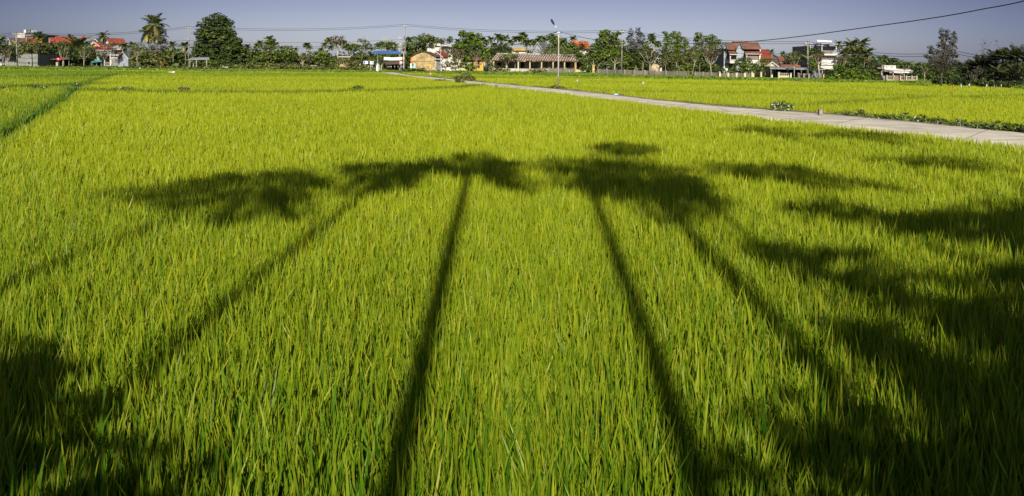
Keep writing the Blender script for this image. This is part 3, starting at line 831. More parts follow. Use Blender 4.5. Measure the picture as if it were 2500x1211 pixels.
coco('single coconut palm standing between the red roofed houses', (252, 88), 17, (251, 160), D=140, nf=15, coconuts=True)
bare('flowering grey tree with a pale trunk in front of the white garage', (272, 165), 140, 18, 108, 'dry', 420, tr=1.9)
bare('smaller twiggy tree left of the white garage', (255, 164), 146, 10, 128, 'dry', 160, tr=1.0)
coco('coconut palm behind the small gabled house', (303, 114), 14, (304, 160), D=150)
coco('coconut palm right of the small gabled house', (322, 112), 14, (322, 160), D=150)
tree('leafy shrub hiding the gable corner', [(313, 150, 11, 11), (320, 158, 9, 8)], (315, 164), 'mid', name='shrub', cat='shrub')
bare('slim pale trunked tree left of the tall palms', (334, 168), 140, 14, 112, 'olive', 320, tr=1.1)
tree('round green tree behind the slim pale one', [(334, 128, 15, 14), (345, 142, 18, 14)], (338, 164), 'mid')
GP = 'three tall coconut palms in one clump'
coco('tallest coconut palm of the clump of three', (378, 60), 34, (366, 158), nf=22, dead=4, group=GP, coconuts=True)
coco('left coconut palm of the clump of three', (362, 82), 27, (359, 157), nf=20, dead=6, group=GP)
coco('right coconut palm of the clump of three', (386, 88), 25, (372, 158), nf=18, dead=6, group=GP)
tree('dry grey brown feathery tree behind the three tall palms', [(395, 85, 12, 22), (384, 118, 18, 20), (400, 112, 10, 18)], (388, 160), 'fir', 'grey', dens=.45, leaf=2.2)
tree('green thicket at the foot of the tall palms', [(368, 140, 16, 14), (395, 138, 20, 16), (380, 152, 24, 9)], (384, 164), 'olive')
tree('cone shaped copper red shrub in the grass', [(396, 160, 4.5, 4), (396, 155, 3, 3)], (396, 167), 'red', name='shrub', cat='shrub', leaf=1.8, limbs=False, tips=.3)
coco('coconut palm left of the leaning palm', (420, 112), 15, (422, 160), D=150, nf=16)
coco('coconut palm touching the left side of the utility pole', (450, 112), 17, (452, 160), D=150, nf=16)
coco('leaning low palm with a bent pale trunk', (428, 142), 19, (441, 163), nf=14, dead=3, bend=-1.6, tb='pale')
tree('green trees behind the leaning palm', [(412, 132, 18, 12), (436, 132, 18, 14), (405, 148, 20, 12), (450, 142, 16, 12)], (425, 163), 'mid')
tree('biggest tree, tall dense dark green crown over the open shelter', [(532, 52, 30, 18), (512, 62, 26, 18), (553, 70, 22, 20), (525, 85, 38, 22), (492, 84, 20, 14), (562, 88, 14, 16), (505, 106, 30, 18), (540, 110, 34, 22), (520, 128, 38, 16), (488, 124, 20, 16), (545, 90, 24, 20)], (517, 166), 'dark', 'dark', dens=1.25, leaf=4.0, tr=3.5)
tree('lower rounded dark tree right of the biggest tree', [(572, 103, 20, 14), (567, 122, 27, 18), (585, 128, 20, 20), (572, 146, 32, 16), (590, 142, 18, 18)], (574, 168), 'dark', 'dark', dens=1.25, leaf=4.0, tr=2.6)
bare('thin pale forked tree in front of the rounded dark tree', (557, 168), 150, 16, 126, 'olive', 260, tr=1.3)
tree('tangled bushes behind the open shelter', [(478, 152, 14, 9), (500, 156, 16, 8), (525, 152, 16, 10), (548, 157, 14, 9)], (505, 167), 'mid', name='shrub', cat='shrub')
coco('coconut palm right of the rounded dark tree', (604, 118), 14, (606, 160), D=150, nf=14)
areca_row('over the bushes right of the biggest tree', [(628, 112, 8), (635, 107, 9), (652, 108, 9), (659, 98, 12), (664, 106, 9), (669, 110, 10)], 175)
for k, (lb, kd, ll) in enumerate([
    ('bushy green tree right of the rounded dark tree', 'mid', [(618, 128, 16, 12), (608, 145, 16, 14), (630, 145, 18, 14)]),
    ('olive bushy tree under the cluster of palms', 'olive', [(640, 132, 16, 12), (655, 145, 16, 12)]),
    ('dark domed tree, left of two side by side', 'mid', [(655, 122, 18, 11), (664, 136, 22, 14), (650, 148, 16, 10)]),
    ('dark domed tree, right of two side by side', 'mid', [(698, 122, 18, 11), (706, 134, 20, 14), (692, 144, 22, 14)]),
    ('bright leaved sapling between the two domed trees', 'bright', [(668, 142, 11, 9), (674, 152, 10, 8)]),
    ('low olive tree right of the domed pair', 'olive', [(722, 142, 16, 11), (738, 150, 16, 10)]),
    ('low pinkish bush with dry twigs', 'dry', [(750, 143, 13, 10), (742, 155, 14, 8)]),
    ('low green tree with bright top behind the rubble', 'bright', [(775, 136, 14, 9), (790, 133, 14, 8)]),
    ('wide low dark green hedge tree', 'mid', [(772, 148, 18, 11), (796, 146, 20, 12), (815, 150, 12, 10)])]):
    tree(lb, ll, (ll[0][0], 167), kd, 'grey', dens=.8)
coco('small coconut palm above the low olive tree', (722, 121), 10, (722, 160), D=165, nf=12)
areca_row('standing alone in the open sky', [(748, 110, 8), (754, 116, 8)], 175)
areca_row('around the pale trunked tree', [(784, 122, 7), (792, 110, 8), (803, 100, 11), (808, 116, 7), (820, 108, 9), (838, 106, 10), (842, 116, 8), (848, 112, 9), (855, 120, 8), (862, 114, 9)], 172)
bare('pale trunked tree with a thin dry crown beside the small flat roof', (825, 168), 122, 16, 96, 'dry', 620, tr=1.7, nb=5)
tree('airy tree with layered open branches left of the blue banner', [(868, 112, 9, 6), (884, 100, 12, 5), (898, 108, 12, 5), (880, 118, 18, 6), (906, 118, 10, 6), (888, 130, 14, 5)], (890, 168), 'mid', dens=.5, tr=1.2)
tree('green brown bush in front of the flat roofed hut', [(838, 155, 14, 11), (852, 160, 10, 8)], (842, 169), 'olive')
tree('green brown bushes left of the blue direction signs', [(868, 145, 16, 10), (888, 142, 14, 8), (872, 158, 16, 8), (905, 146, 12, 9)], (875, 169), 'olive')
tree('leafy tree behind the blue banner gate', [(930, 112, 16, 7), (948, 108, 14, 6), (958, 116, 16, 8), (938, 136, 20, 8), (962, 138, 16, 8), (925, 150, 10, 10)], (930, 168), 'mid', D=150, dens=.7)
areca_row('behind the blue banner', [(922, 112, 7), (931, 107, 8), (951, 108, 9), (960, 109, 7)], 185)
tree('white blossoming tree above the blue banner', [(962, 114, 8, 6), (985, 112, 7, 5)], (965, 168), 'bloom', D=155, dens=.7, tips=.6)
tree('layered dark green tree right of the tallest utility pole', [(1003, 97, 16, 7), (1037, 92, 24, 8), (1062, 96, 12, 8), (1010, 110, 26, 8), (1042, 108, 24, 9), (1000, 124, 18, 8), (1022, 122, 20, 7)], (1000, 168), 'mid', D=150, dens=.85)
tree('green tree left of the stained gable, behind the tall pole', [(1000, 137, 10, 9), (996, 150, 8, 9)], (998, 169), 'dark', D=142)
tree('distant round tree over the white terrace', [(1081, 102, 9, 7), (1098, 98, 8, 8), (1070, 106, 8, 6)], (1090, 160), 'far', D=200)
tree('bright green layered almond tree with wide tiers, middle of village', [(1140, 84, 22, 5), (1130, 78, 9, 3), (1168, 87, 12, 5), (1150, 97, 26, 7), (1120, 112, 20, 6), (1150, 110, 32, 8), (1182, 118, 18, 6), (1140, 124, 28, 8), (1172, 128, 26, 8), (1196, 132, 16, 6), (1150, 138, 18, 6)], (1147, 172), 'bright', 'dark', dens=.9, leaf=3.8, tr=2.6)
bare('grey twiggy tree in front of the white wall', (1091, 171), 148, 17, 118, 'dry', 420, tr=1.6)
bare('reddish twiggy tree left of the white wall gate', (1103, 172), 150, 12, 130, 'olive', 260, tr=1.0)
bare('grey twiggy tree right of the white wall', (1124, 172), 150, 14, 126, 'dry', 300, tr=1.5)
bare('small forked tree before the yellow house', (1162, 175), 150, 13, 132, 'dry', 200, tr=1.4)
tree('dark shrub on the bank beside the lane mouth', [(992, 171, 12, 6), (1003, 174, 10, 5)], (995, 178), 'dark', D=118, name='shrub', cat='shrub', limbs=False)
tree('second dark shrub below the yellow sign', [(1022, 171, 12, 5), (1012, 173, 9, 4)], (1018, 178), 'dark', D=118, name='shrub', cat='shrub', limbs=False)
areca_row('over the bright almond tree and the round dark tree', [(1118, 100, 8), (1178, 97, 9), (1187, 104, 8), (1198, 96, 9), (1206, 110, 8), (1216, 90, 10), (1222, 97, 9), (1234, 92, 10), (1245, 104, 10)], 185)
areca_row('over the yellow parapet building', [(1258, 94, 9), (1267, 95, 9), (1275, 85, 10), (1281, 93, 10), (1279, 103, 9), (1292, 103, 10), (1303, 105, 10)], 188)
areca_row('over the grey gabled house', [(1313, 100, 8), (1320, 93, 9), (1329, 98, 9), (1347, 92, 10), (1353, 101, 8)], 190)
tree('round dark tree behind the left end of the long school roof', [(1222, 116, 18, 11), (1234, 122, 16, 12), (1212, 126, 14, 10)], (1224, 165), 'dark', D=150, dens=.9, leaf=3)
tree('layered green tree behind the lamp post', [(1345, 92, 18, 6), (1362, 100, 20, 7), (1382, 110, 24, 8), (1350, 112, 14, 8), (1372, 124, 28, 9), (1345, 126, 14, 6), (1400, 122, 16, 8)], (1368, 165), 'mid', D=150, dens=.85, leaf=3.6)
coco('coconut palm left of the orange hip roof', (1399, 96), 13, (1400, 160), D=160, nf=15)
coco('smaller coconut palm between lamp post and orange roof', (1379, 99), 10, (1379, 160), D=165, nf=12)
tree('small dark tree in front of the orange hip roof', [(1418, 118, 9, 8), (1424, 108, 7, 5)], (1420, 165), 'dark', D=148)
bare('thin spreading tree before the left half of the school', (1243, 176), 150, 24, 132, 'olive', 420, tr=1.0, nb=5)
bare('thin straight tree before the school veranda', (1258, 177), 150, 8, 138, 'olive', 80, tr=.9)
bare('broad pale branched tree before the middle of the school', (1350, 177), 156, 34, 126, 'olive', 1200, tr=1.9, nb=6)
bare('small tree before the right end of the school, left one', (1391, 178), 158, 14, 136, 'olive', 260, tr=.9)
bare('forked tree before the right end of the school', (1419, 178), 164, 8, 140, 'dry', 160, tr=1.4)
bare('leaning thin tree by the orange gate pillar', (1432, 177), 150, 10, 132, 'olive', 200, tr=.9, leanx=4)
tree('tall almond tree with stacked tiers left of the utility pole', [(1478, 79, 14, 5), (1506, 81, 13, 4), (1463, 84, 7, 3), (1488, 88, 20, 6), (1478, 99, 26, 8), (1508, 103, 16, 7), (1466, 112, 24, 9), (1500, 116, 26, 9)], (1478, 172), 'mid', 'dark', D=128, dens=.95, leaf=3.8, tr=2.6)
tree('big leafy tree filling the corner right of the school', [(1452, 122, 18, 14), (1440, 138, 14, 14), (1460, 142, 16, 12), (1480, 132, 18, 14), (1500, 142, 22, 12), (1525, 150, 22, 10)], (1455, 176), 'mid', D=126, dens=.9)
tree('umbrella shaped light green tree with a pale trunk', [(1485, 132, 16, 7), (1508, 130, 18, 7), (1528, 140, 14, 6), (1500, 124, 16, 5)], (1499, 182), 'bright', 'pale', dens=.7, leaf=2.4, tr=2.0)
tree('grey feathery tree with thin top, left of a pair', [(1541, 78, 7, 10), (1539, 98, 11, 14), (1545, 116, 14, 12)], (1543, 172), 'fir', D=135, dens=.55, leaf=2.0, tr=1.3, cl=.9)
tree('grey feathery tree with thin top, right of a pair', [(1557, 76, 7, 11), (1563, 92, 11, 15), (1560, 112, 14, 14)], (1559, 172), 'fir', D=135, dens=.6, leaf=2.0, tr=1.4, cl=.9)
tree('dark green tree mass under the feathery pair', [(1535, 125, 18, 12), (1562, 128, 20, 13), (1582, 132, 16, 16), (1548, 146, 24, 12), (1575, 152, 18, 10)], (1555, 176), 'dark', D=130, dens=.9)
tree('slim tree at the right shoulder of the dark mass', [(1577, 104, 6, 8), (1584, 118, 10, 12)], (1580, 174), 'mid', D=134, dens=.7)
areca_row('in the gap between feathery trees and bamboo', [(1591, 90, 10), (1593, 98, 9), (1605, 107, 10)], 150)
bare('white leafless tree with wide crooked arms before the fence', (1587, 185), 156, 26, 126, 'dry', 110, tr=1.6, nb=5)
bare('thick pale broken trunk before the fence', (1570, 184), 158, 4, 152, 'dry', 20, tr=1.9, nb=2)
bare('thin pale sapling before the haystack fence', (1625, 184), 160, 10, 146, 'olive', 120, tr=.8)
tree('tall feathery bamboo clump, the highest green plume', [(1650, 84, 14, 9), (1645, 96, 20, 14), (1664, 104, 20, 14), (1628, 100, 12, 12), (1640, 118, 26, 14), (1672, 122, 24, 14)], (1652, 178), 'bright', 'pale', D=128, dens=.6, leaf=2.2, tips=.08, cl=.8)
tree('thin bamboo plume arching left of the tall clump', [(1623, 80, 7, 4), (1629, 88, 6, 6)], (1632, 178), 'mid', D=128, dens=.5, leaf=2.0, tr=.5, cl=.7)
tree('lower yellow green bamboo before the tall clump', [(1640, 142, 26, 12), (1668, 144, 22, 14), (1690, 136, 16, 16), (1625, 152, 16, 10), (1680, 160, 18, 8)], (1660, 180), 'olive', 'pale', D=124, dens=.75, leaf=2.4)
tree('wispy dark tree right of the bamboo, left of two', [(1706, 86, 12, 8), (1712, 98, 16, 12), (1704, 116, 14, 14), (1712, 136, 18, 16)], (1708, 178), 'mid', D=126, dens=.7, leaf=2.6, cl=.85)
tree('wispy broad tree beside the villa, right of two', [(1735, 90, 12, 6), (1740, 102, 18, 12), (1752, 112, 14, 16), (1730, 122, 18, 14), (1748, 142, 18, 14)], (1740, 180), 'mid', D=126, dens=.75, leaf=2.6, cl=.85)
bare('brown twiggy tree with pale forked trunk left of the villa', (1735, 186), 160, 20, 120, 'dry', 700, tr=2.0, nb=6)
bare('bent pale trunk leaning right before the fence', (1688, 186), 150, 9, 140, 'olive', 60, tr=1.1, leanx=9, nb=3)
tree('low green bush against the fence left of the villa', [(1683, 178, 7, 6), (1672, 168, 14, 8)], (1680, 186), 'bright', name='shrub', cat='shrub')
tree('round bush under the twiggy tree', [(1725, 166, 12, 9), (1745, 164, 12, 9)], (1735, 184), 'mid', name='shrub', cat='shrub', D=118)
tree('dark leafy tree in front of the villa balcony', [(1808, 152, 13, 10), (1818, 145, 8, 7), (1806, 166, 16, 12), (1830, 150, 6, 7)], (1812, 186), 'mid', D=106, dens=.9, leaf=3)
tree('flowering hedge tree below the wide villa window', [(1835, 160, 14, 7), (1855, 158, 13, 7), (1830, 170, 16, 9), (1854, 170, 14, 8)], (1840, 187), 'bloom', D=104, dens=.85, tips=.10, leaf=2.6)
tree('small bush left of the villa gate', [(1783, 173, 9, 7), (1772, 168, 8, 8)], (1780, 188), 'mid', name='shrub', cat='shrub', D=106)
bare('small tree with bright leaves before the cream gable', (1868, 189), 168, 12, 146, 'bright', 380, tr=1.4)
bare('thin sapling by the metal awning corner', (1881, 188), 160, 9, 148, 'bright', 160, tr=.7)
coco('coconut palm behind the brown roofs, left one', (1882, 127), 11, (1884, 165), D=150, nf=13)
coco('coconut palm behind the brown roofs, right one', (1911, 131), 10, (1911, 165), D=150, nf=13)
tree('dark tree over the brown roof', [(1928, 142, 16, 7), (1945, 146, 12, 7), (1938, 138, 10, 5)], (1934, 178), 'dark', D=106, dens=.9)
bare('tree with a dense flat crown and forked trunk before the awning', (1939, 192), 162, 17, 136, 'olive', 520, tr=1.7)
coco('spiky palm left of the balcony building', (1972, 122), 17, (1974, 180), D=112, nf=18)
tree('dark tree hiding the side of the balcony building', [(1982, 128, 18, 10), (1966, 134, 14, 9), (1996, 132, 14, 9), (1978, 142, 18, 8)], (1980, 184), 'dark', D=104, dens=.9)
tree('green leafy tree right of the concrete utility pole', [(1985, 150, 12, 9), (1987, 163, 12, 9)], (1984, 190), 'bright', D=100, dens=.9, leaf=3)
bare('large pale trunk with reddish twigs before the balcony building', (2001, 194), 158, 14, 136, 'dry', 480, tr=2.6, nb=4, leanx=-3)
GQ = 'coconut palms right of the balcony building'
coco('small coconut palm just right of the balcony roof', (2047, 108), 15, (2050, 185), D=112, nf=14, group=GQ)
coco('left tall coconut palm of the right hand cluster', (2078, 112), 25, (2078, 188), D=106, nf=22, group=GQ)
coco('right tall coconut palm of the right hand cluster', (2104, 110), 26, (2102, 188), D=108, nf=22, group=GQ)
coco('drooping coconut palm low at the left of the cluster', (2062, 132), 22, (2066, 190), D=104, nf=18, group=GQ, dead=3)
coco('drooping coconut palm low at the right of the cluster', (2116, 132), 24, (2112, 190), D=104, nf=20, group=GQ, dead=2)
coco('middle coconut palm low in the right hand cluster', (2090, 134), 24, (2092, 190), D=105, nf=18, group=GQ, dead=2)
tree('dark thicket under the coconut cluster', [(2075, 150, 26, 14), (2105, 152, 24, 16), (2128, 160, 16, 14), (2095, 172, 30, 12)], (2095, 194), 'dark', D=100, dens=.8)
tree('wide yellow green hedge bush below the balcony building', [(2040, 178, 18, 14), (2062, 183, 18, 13), (2085, 180, 18, 14), (2108, 186, 16, 10), (2028, 190, 14, 8), (2050, 166, 16, 9)], (2062, 198), 'bright', name='shrub', cat='shrub', dens=.85, leaf=2.8, tips=.06, D=90)
bare('grey leafless tree rising from the hedge bush', (2056, 194), 166, 13, 142, 'dry', 220, tr=1.2)
bare('grey leafless tree under the drooping palm', (2112, 194), 168, 17, 146, 'dry', 260, tr=1.6)
areca('lone small areca palm left of the white low house', 2160, 144, 9, 120)
tree('bushes between the hedge and the white low house', [(2135, 180, 12, 12), (2145, 190, 12, 8), (2128, 192, 10, 6)], (2140, 199), 'mid', D=92)
tree('dark bush under the right end of the white porch', [(2228, 178, 9, 7), (2236, 186, 6, 6)], (2230, 199), 'dark', D=93)
bare('white barked tree before the porch roof', (2208, 196), 172, 14, 152, 'mid', 260, tr=1.0, D=90)
areca_row('on the low skyline behind the white porch', [(2188, 160, 7), (2200, 164, 6), (2214, 160, 7)], 180)
tree('low tree line at the right of the white porch', [(2240, 168, 12, 9), (2256, 166, 12, 9), (2250, 182, 16, 12), (2272, 180, 14, 14)], (2252, 202), 'dark', D=96, dens=.9)
bare('slim pale trunked tree left of the tall casuarina', (2258, 203), 176, 12, 156, 'mid', 220, tr=1.2)
tree('tallest casuarina with ragged brown green crown, at right', [(2299, 78, 6, 9), (2312, 80, 6, 9), (2330, 84, 6, 8), (2305, 92, 13, 10), (2326, 98, 11, 11), (2300, 110, 12, 9), (2320, 118, 15, 11), (2272, 116, 7, 5), (2280, 126, 12, 8), (2306, 134, 20, 12), (2330, 134, 10, 8), (2266, 138, 10, 6), (2285, 148, 18, 10), (2318, 152, 20, 10), (2276, 160, 12, 8), (2300, 166, 24, 12)], (2297, 210), 'fir', 'dark', dens=.45, leaf=2.1, tr=2.6, cl=.8, name='casuarina_tree', tips=.1)
tree('bushes at the foot of the tall casuarina', [(2285, 186, 18, 12), (2318, 184, 18, 14), (2300, 198, 22, 8)], (2300, 210), 'dark', D=78)
tree('twiggy bush hiding the flat roofed hut', [(832, 150, 12, 9), (848, 152, 12, 9), (860, 150, 10, 10)], (846, 169), 'olive', D=130, dens=.7)
tree('leafy bush in front of the white wall, left part', [(1084, 160, 8, 7), (1094, 155, 9, 8)], (1088, 171), 'olive', D=128, dens=.6, leaf=2.4)
tree('leafy tree in front of the white wall, right part', [(1112, 150, 11, 9), (1108, 162, 8, 8), (1122, 158, 8, 8)], (1112, 172), 'olive', D=128, dens=.65, leaf=2.4)
tree('dark leaves around the foot of the almond tree', [(1140, 158, 14, 10), (1152, 164, 12, 8), (1190, 140, 14, 8)], (1146, 172), 'mid', D=129, dens=.8)
tree('weedy bush against the school fence, left', [(1215, 168, 12, 6), (1232, 171, 12, 4)], (1220, 176), 'olive', D=119, dens=.6, name='shrub', cat='shrub', leaf=2.4)
tree('weedy bush against the school fence, middle', [(1305, 172, 14, 5), (1325, 172, 12, 5)], (1315, 178), 'olive', D=117, dens=.6, name='shrub', cat='shrub', leaf=2.4)
tree('creeper covered roof patch tree behind the school', [(1245, 138, 18, 5), (1228, 140, 12, 5)], (1240, 170), 'mid', D=127, dens=.6, leaf=2.6)
tree('dark leafy tree behind the white leafless tree', [(1604, 140, 12, 12), (1596, 152, 12, 10), (1612, 156, 10, 10)], (1604, 178), 'dark', D=131, dens=.9)
tree('leafy tree covering the right end of the school', [(1420, 140, 12, 12), (1430, 152, 10, 10), (1412, 134, 10, 8), (1426, 164, 10, 9), (1436, 170, 8, 6)], (1424, 176), 'mid', D=124, dens=.85)
tree('full dark tree between the hotel and the feather palm', [(112, 118, 14, 12), (108, 136, 18, 14), (90, 142, 12, 10)], (108, 163), 'dark', D=134, dens=.9)
tree('olive tree under the red roofed houses', [(222, 122, 14, 10), (236, 134, 14, 8)], (226, 163), 'olive', D=136, dens=.7)
tree('wide olive tree right of the small gabled house', [(330, 142, 14, 14), (350, 128, 14, 14)], (338, 163), 'olive', D=133, dens=.8)
tree('olive tree hiding the low pale annex', [(1192, 146, 10, 9), (1198, 158, 9, 9)], (1194, 174), 'olive', D=127, dens=.7)
# dark palm thicket at the right edge
GR = 'dark palms in the thicket at the right edge'
nip = [(2352, 172, 24), (2372, 168, 26), (2392, 160, 28), (2412, 156, 28), (2430, 150, 30), (2448, 146, 32), (2466, 150, 34), (2484, 144, 38), (2505, 152, 34), (2530, 150, 34), (2560, 150, 34), (2395, 190, 22), (2440, 180, 28), (2478, 182, 30), (2515, 186, 30)]
for k, (x, y, L) in enumerate(nip):
    D = np.interp(x, [2340, 2420, 2560], [84, 76, 68]) + (4 if k < 11 else -2); s = D / FPX
    b = at(x, y, D)
    palm('nipa_palm', f'dark feather palm of the right edge thicket, {"tall" if k < 11 else "low front"} row, {ORD[k if k < 11 else k - 11]} from the left', 'palm tree', (b.x, D, VILZ * .6), (b.x, D, max(b.z, 1.2)), L * 1.15 * s, 16, LM['nipa'], bark_dark(), GR, els=(88, 25), droop=.8, nl=17, ll=L * s * .19, lw=1.5 * s, r0=.12, r1=.1)
tree('dark tree mass behind the palm thicket, left part', [(2355, 178, 22, 18), (2380, 172, 22, 20), (2345, 195, 20, 12), (2400, 160, 18, 16)], (2370, 210), 'nipa', D=84, dens=1)
tree('dark tree mass behind the palm thicket, right part', [(2425, 175, 26, 24), (2460, 175, 28, 28), (2500, 178, 28, 28), (2540, 178, 28, 28), (2580, 175, 30, 30)], (2460, 212), 'nipa', D=80, dens=1)
tree('dark undergrowth tree at the front of the thicket, left half', [(2340, 200, 18, 9), (2370, 202, 20, 9), (2405, 204, 22, 9)], (2370, 213), 'nipa', D=72, dens=1, limbs=False, name='shrub', cat='shrub')
tree('dark undergrowth tree at the front of the thicket, right half', [(2440, 206, 22, 9), (2480, 208, 24, 9), (2520, 210, 24, 9), (2560, 212, 24, 9)], (2480, 216), 'nipa', D=68, dens=1, limbs=False, name='shrub', cat='shrub')
bare('dead twiggy sapling sticking out of the thicket top', (2404, 200), 150, 9, 108, 'dry', 60, tr=.7, D=80, bark='dark')
bare('thin bare pole tree leaning out of the thicket', (2432, 200), 140, 4, 104, 'dry', 10, tr=.6, D=80, bark='dark', nb=2)
tree('brown dying bush inside the thicket', [(2375, 182, 14, 14), (2388, 172, 10, 12)], (2380, 210), 'fir', D=74, dens=.6, leaf=2)

# ================================================================== buildings, walls, signs, poles
def paint(name, col, var=0.25, rough=0.85, scale=0.8, streak=True): return mat(name, col, rough, var, scale, streak=streak)
W = {
 'white': paint('wall_white', (0.58, 0.56, 0.52), .25), 'cream': paint('wall_cream', (0.50, 0.44, 0.27), .3),
 'grey': paint('wall_grey', (0.22, 0.225, 0.205), .3), 'bluegrey': paint('wall_blue_grey', (0.27, 0.30, 0.35), .25),
 'shade': paint('wall_slate_shade', (0.13, 0.15, 0.155), .2), 'yellow': paint('wall_yellow', (0.55, 0.36, 0.06), .35),  # dark slate paint, also used for a wall painted as if shaded
 'stain': None, 'ochre': paint('wall_ochre', (0.42, 0.31, 0.13), .4), 'pink': paint('wall_pinkish', (0.36, 0.27, 0.23), .3),
 'red': paint('roof_red_tile', (0.21, 0.042, 0.022), .4, scale=2), 'orange': paint('roof_orange_tile', (0.40, 0.095, 0.03), .35, scale=2),
 'brown': paint('roof_brown_tile', (0.19, 0.085, 0.055), .4, scale=2), 'darkroof': paint('roof_dark_tile', (0.10, 0.065, 0.05), .4, scale=2),
 'slate': paint('roof_slate', (0.11, 0.12, 0.13), .3, scale=2), 'metal': mat('metal_sheet', (0.30, 0.32, 0.35), 0.5, .4, 1.2, metal=.3),
 'glass': mat('window_glass', (0.035, 0.045, 0.055), 0.15, .3, 1, spec=.6), 'dark': mat('dark_interior_shade', (0.022, 0.02, 0.018), 0.9, .3, 1),  # near-black: paints the shade inside openings, also dark doors and panel
 'frame': mat('frame_paint', (0.45, 0.43, 0.40), 0.6, .2, 3), 'wood': mat('weathered_wood', (0.22, 0.17, 0.12), .9, .4, 3),
 'conc': mat('pole_concrete', (0.25, 0.225, 0.18), .9, .4, 2.5, streak=True), 'concw': mat('concrete_pale', (0.40, 0.37, 0.32), .9, .4, 2),
 'steel': mat('galvanised_steel', (0.55, 0.56, 0.58), .4, .15, 5, metal=.6), 'black': mat('black_rubber', (0.02, 0.02, 0.022), .6, .2, 5),
 'blue': mat('banner_blue', (0.025, 0.085, 0.26), .6, .25, 1.5), 'bwhite': mat('banner_white', (0.68, 0.68, 0.70), .7, .1, 1.5),
 'signred': mat('sign_red', (0.60, 0.03, 0.03), .5, .1, 3), 'signyel': mat('sign_yellow', (0.85, 0.50, 0.02), .5, .1, 3),
 'signblue': mat('sign_blue', (0.05, 0.20, 0.60), .5, .2, 3), 'teal': mat('teal_plastic', (0.03, 0.22, 0.21), .5, .2, 3),
 'signgreen': mat('sign_green', (0.12, 0.50, 0.42), .5, .2, 3), 'ink': mat('sign_ink', (0.03, 0.03, 0.04), .5, .1, 3),
 'picket': mat('fence_concrete', (0.19, 0.17, 0.14), .95, .5, 1.6, streak=True),
}
# stained plaster
m_, n_2, l_2, b_2 = new_mat('wall_stained_plaster')
tc = n_2.new('ShaderNodeTexCoord'); nz = n_2.new('ShaderNodeTexNoise'); nz.inputs['Scale'].default_value = 0.55; nz.inputs['Detail'].default_value = 10; nz.inputs['Roughness'].default_value = .75
l_2.new(tc.outputs['Object'], nz.inputs[0])
cr = n_2.new('ShaderNodeValToRGB'); e = cr.color_ramp.elements; e[0].position = .38; e[0].color = (.16, .12, .06, 1); e[1].position = .62; e[1].color = (.50, .40, .23, 1)
x = e.new(.5); x.color = (.34, .25, .11, 1)
l_2.new(nz.outputs[0], cr.inputs[0]); l_2.new(cr.outputs[0], b_2.inputs['Base Color']); b_2.inputs['Roughness'].default_value = .95
W['stain'] = m_

class Bld:
    def __init__(s, name, label, cat, px, D, group=None, z=VILZ):
        s.D = D; p = at(px, 150, D); s.o = Vector((p.x, D, z)); s.z = z
        s.root = empty(name, s.o, label, cat, group)
    def P(s, px, py, d=0.0):
        p = at(px, py if py is not None else 150, s.D + d)
        if py is None: p.z = s.z - 0.15
        return p
    def mb(s): return MB(s.o)
    def box(s, part, m, x0, x1, yt, yb, d0=0.0, d1=4.0, parent=None):
        a = s.P(x0, yt, d0); c = s.P(x1, yb, d0)
        M_ = s.mb().box(a.x, c.x, s.D + d0, s.D + d1, c.z, a.z)
        o = M_.build(part, W[m] if isinstance(m, str) else m, parent or s.root); return o
    def poly(s, part, m, pts, off=(0, 0, -0.15), parent=None):
        return s.mb().prism([s.P(*p) for p in pts], off).build(part, W[m], parent or s.root)
    def win(s, x0, x1, yt, yb, d0=0.0, m='frame', bars=1, g='glass'):
        k = s.D / FPX; t = 0.07
        a = s.P(x0, yt, d0); c = s.P(x1, yb, d0); y = s.D + d0
        f = s.mb(); X0, X1, Z0, Z1 = a.x, c.x, c.z, a.z
        f.box(X0, X1, y - .06, y + .02, Z1 - t, Z1); f.box(X0, X1, y - .06, y + .02, Z0, Z0 + t)
        f.box(X0, X0 + t, y - .055, y + .02, Z0 + t, Z1 - t); f.box(X1 - t, X1, y - .055, y + .02, Z0 + t, Z1 - t)
        for b in range(bars):
            xx = X0 + (X1 - X0) * (b + 1) / (bars + 1); f.box(xx - .03, xx + .03, y - .05, y + .02, Z0 + t, Z1 - t)
        o = f.build('window', W[m], s.root)
        s.mb().box(X0 + t, X1 - t, y - .02, y - .005, Z0 + t, Z1 - t).build('pane', W[g], o)
        return o
    def door(s, x0, x1, yt, yb, d0=0.0, m='dark'):
        a = s.P(x0, yt, d0); c = s.P(x1, yb, d0); y = s.D + d0
        o = s.mb().box(a.x, c.x, y - .05, y + .03, c.z, a.z).build('door', W[m], s.root)
        s.mb().box(c.x - .2, c.x - .12, y - .1, y - .05, (a.z + c.z) / 2 - .1, (a.z + c.z) / 2 + .1).build('handle', W['steel'], o)
        return o
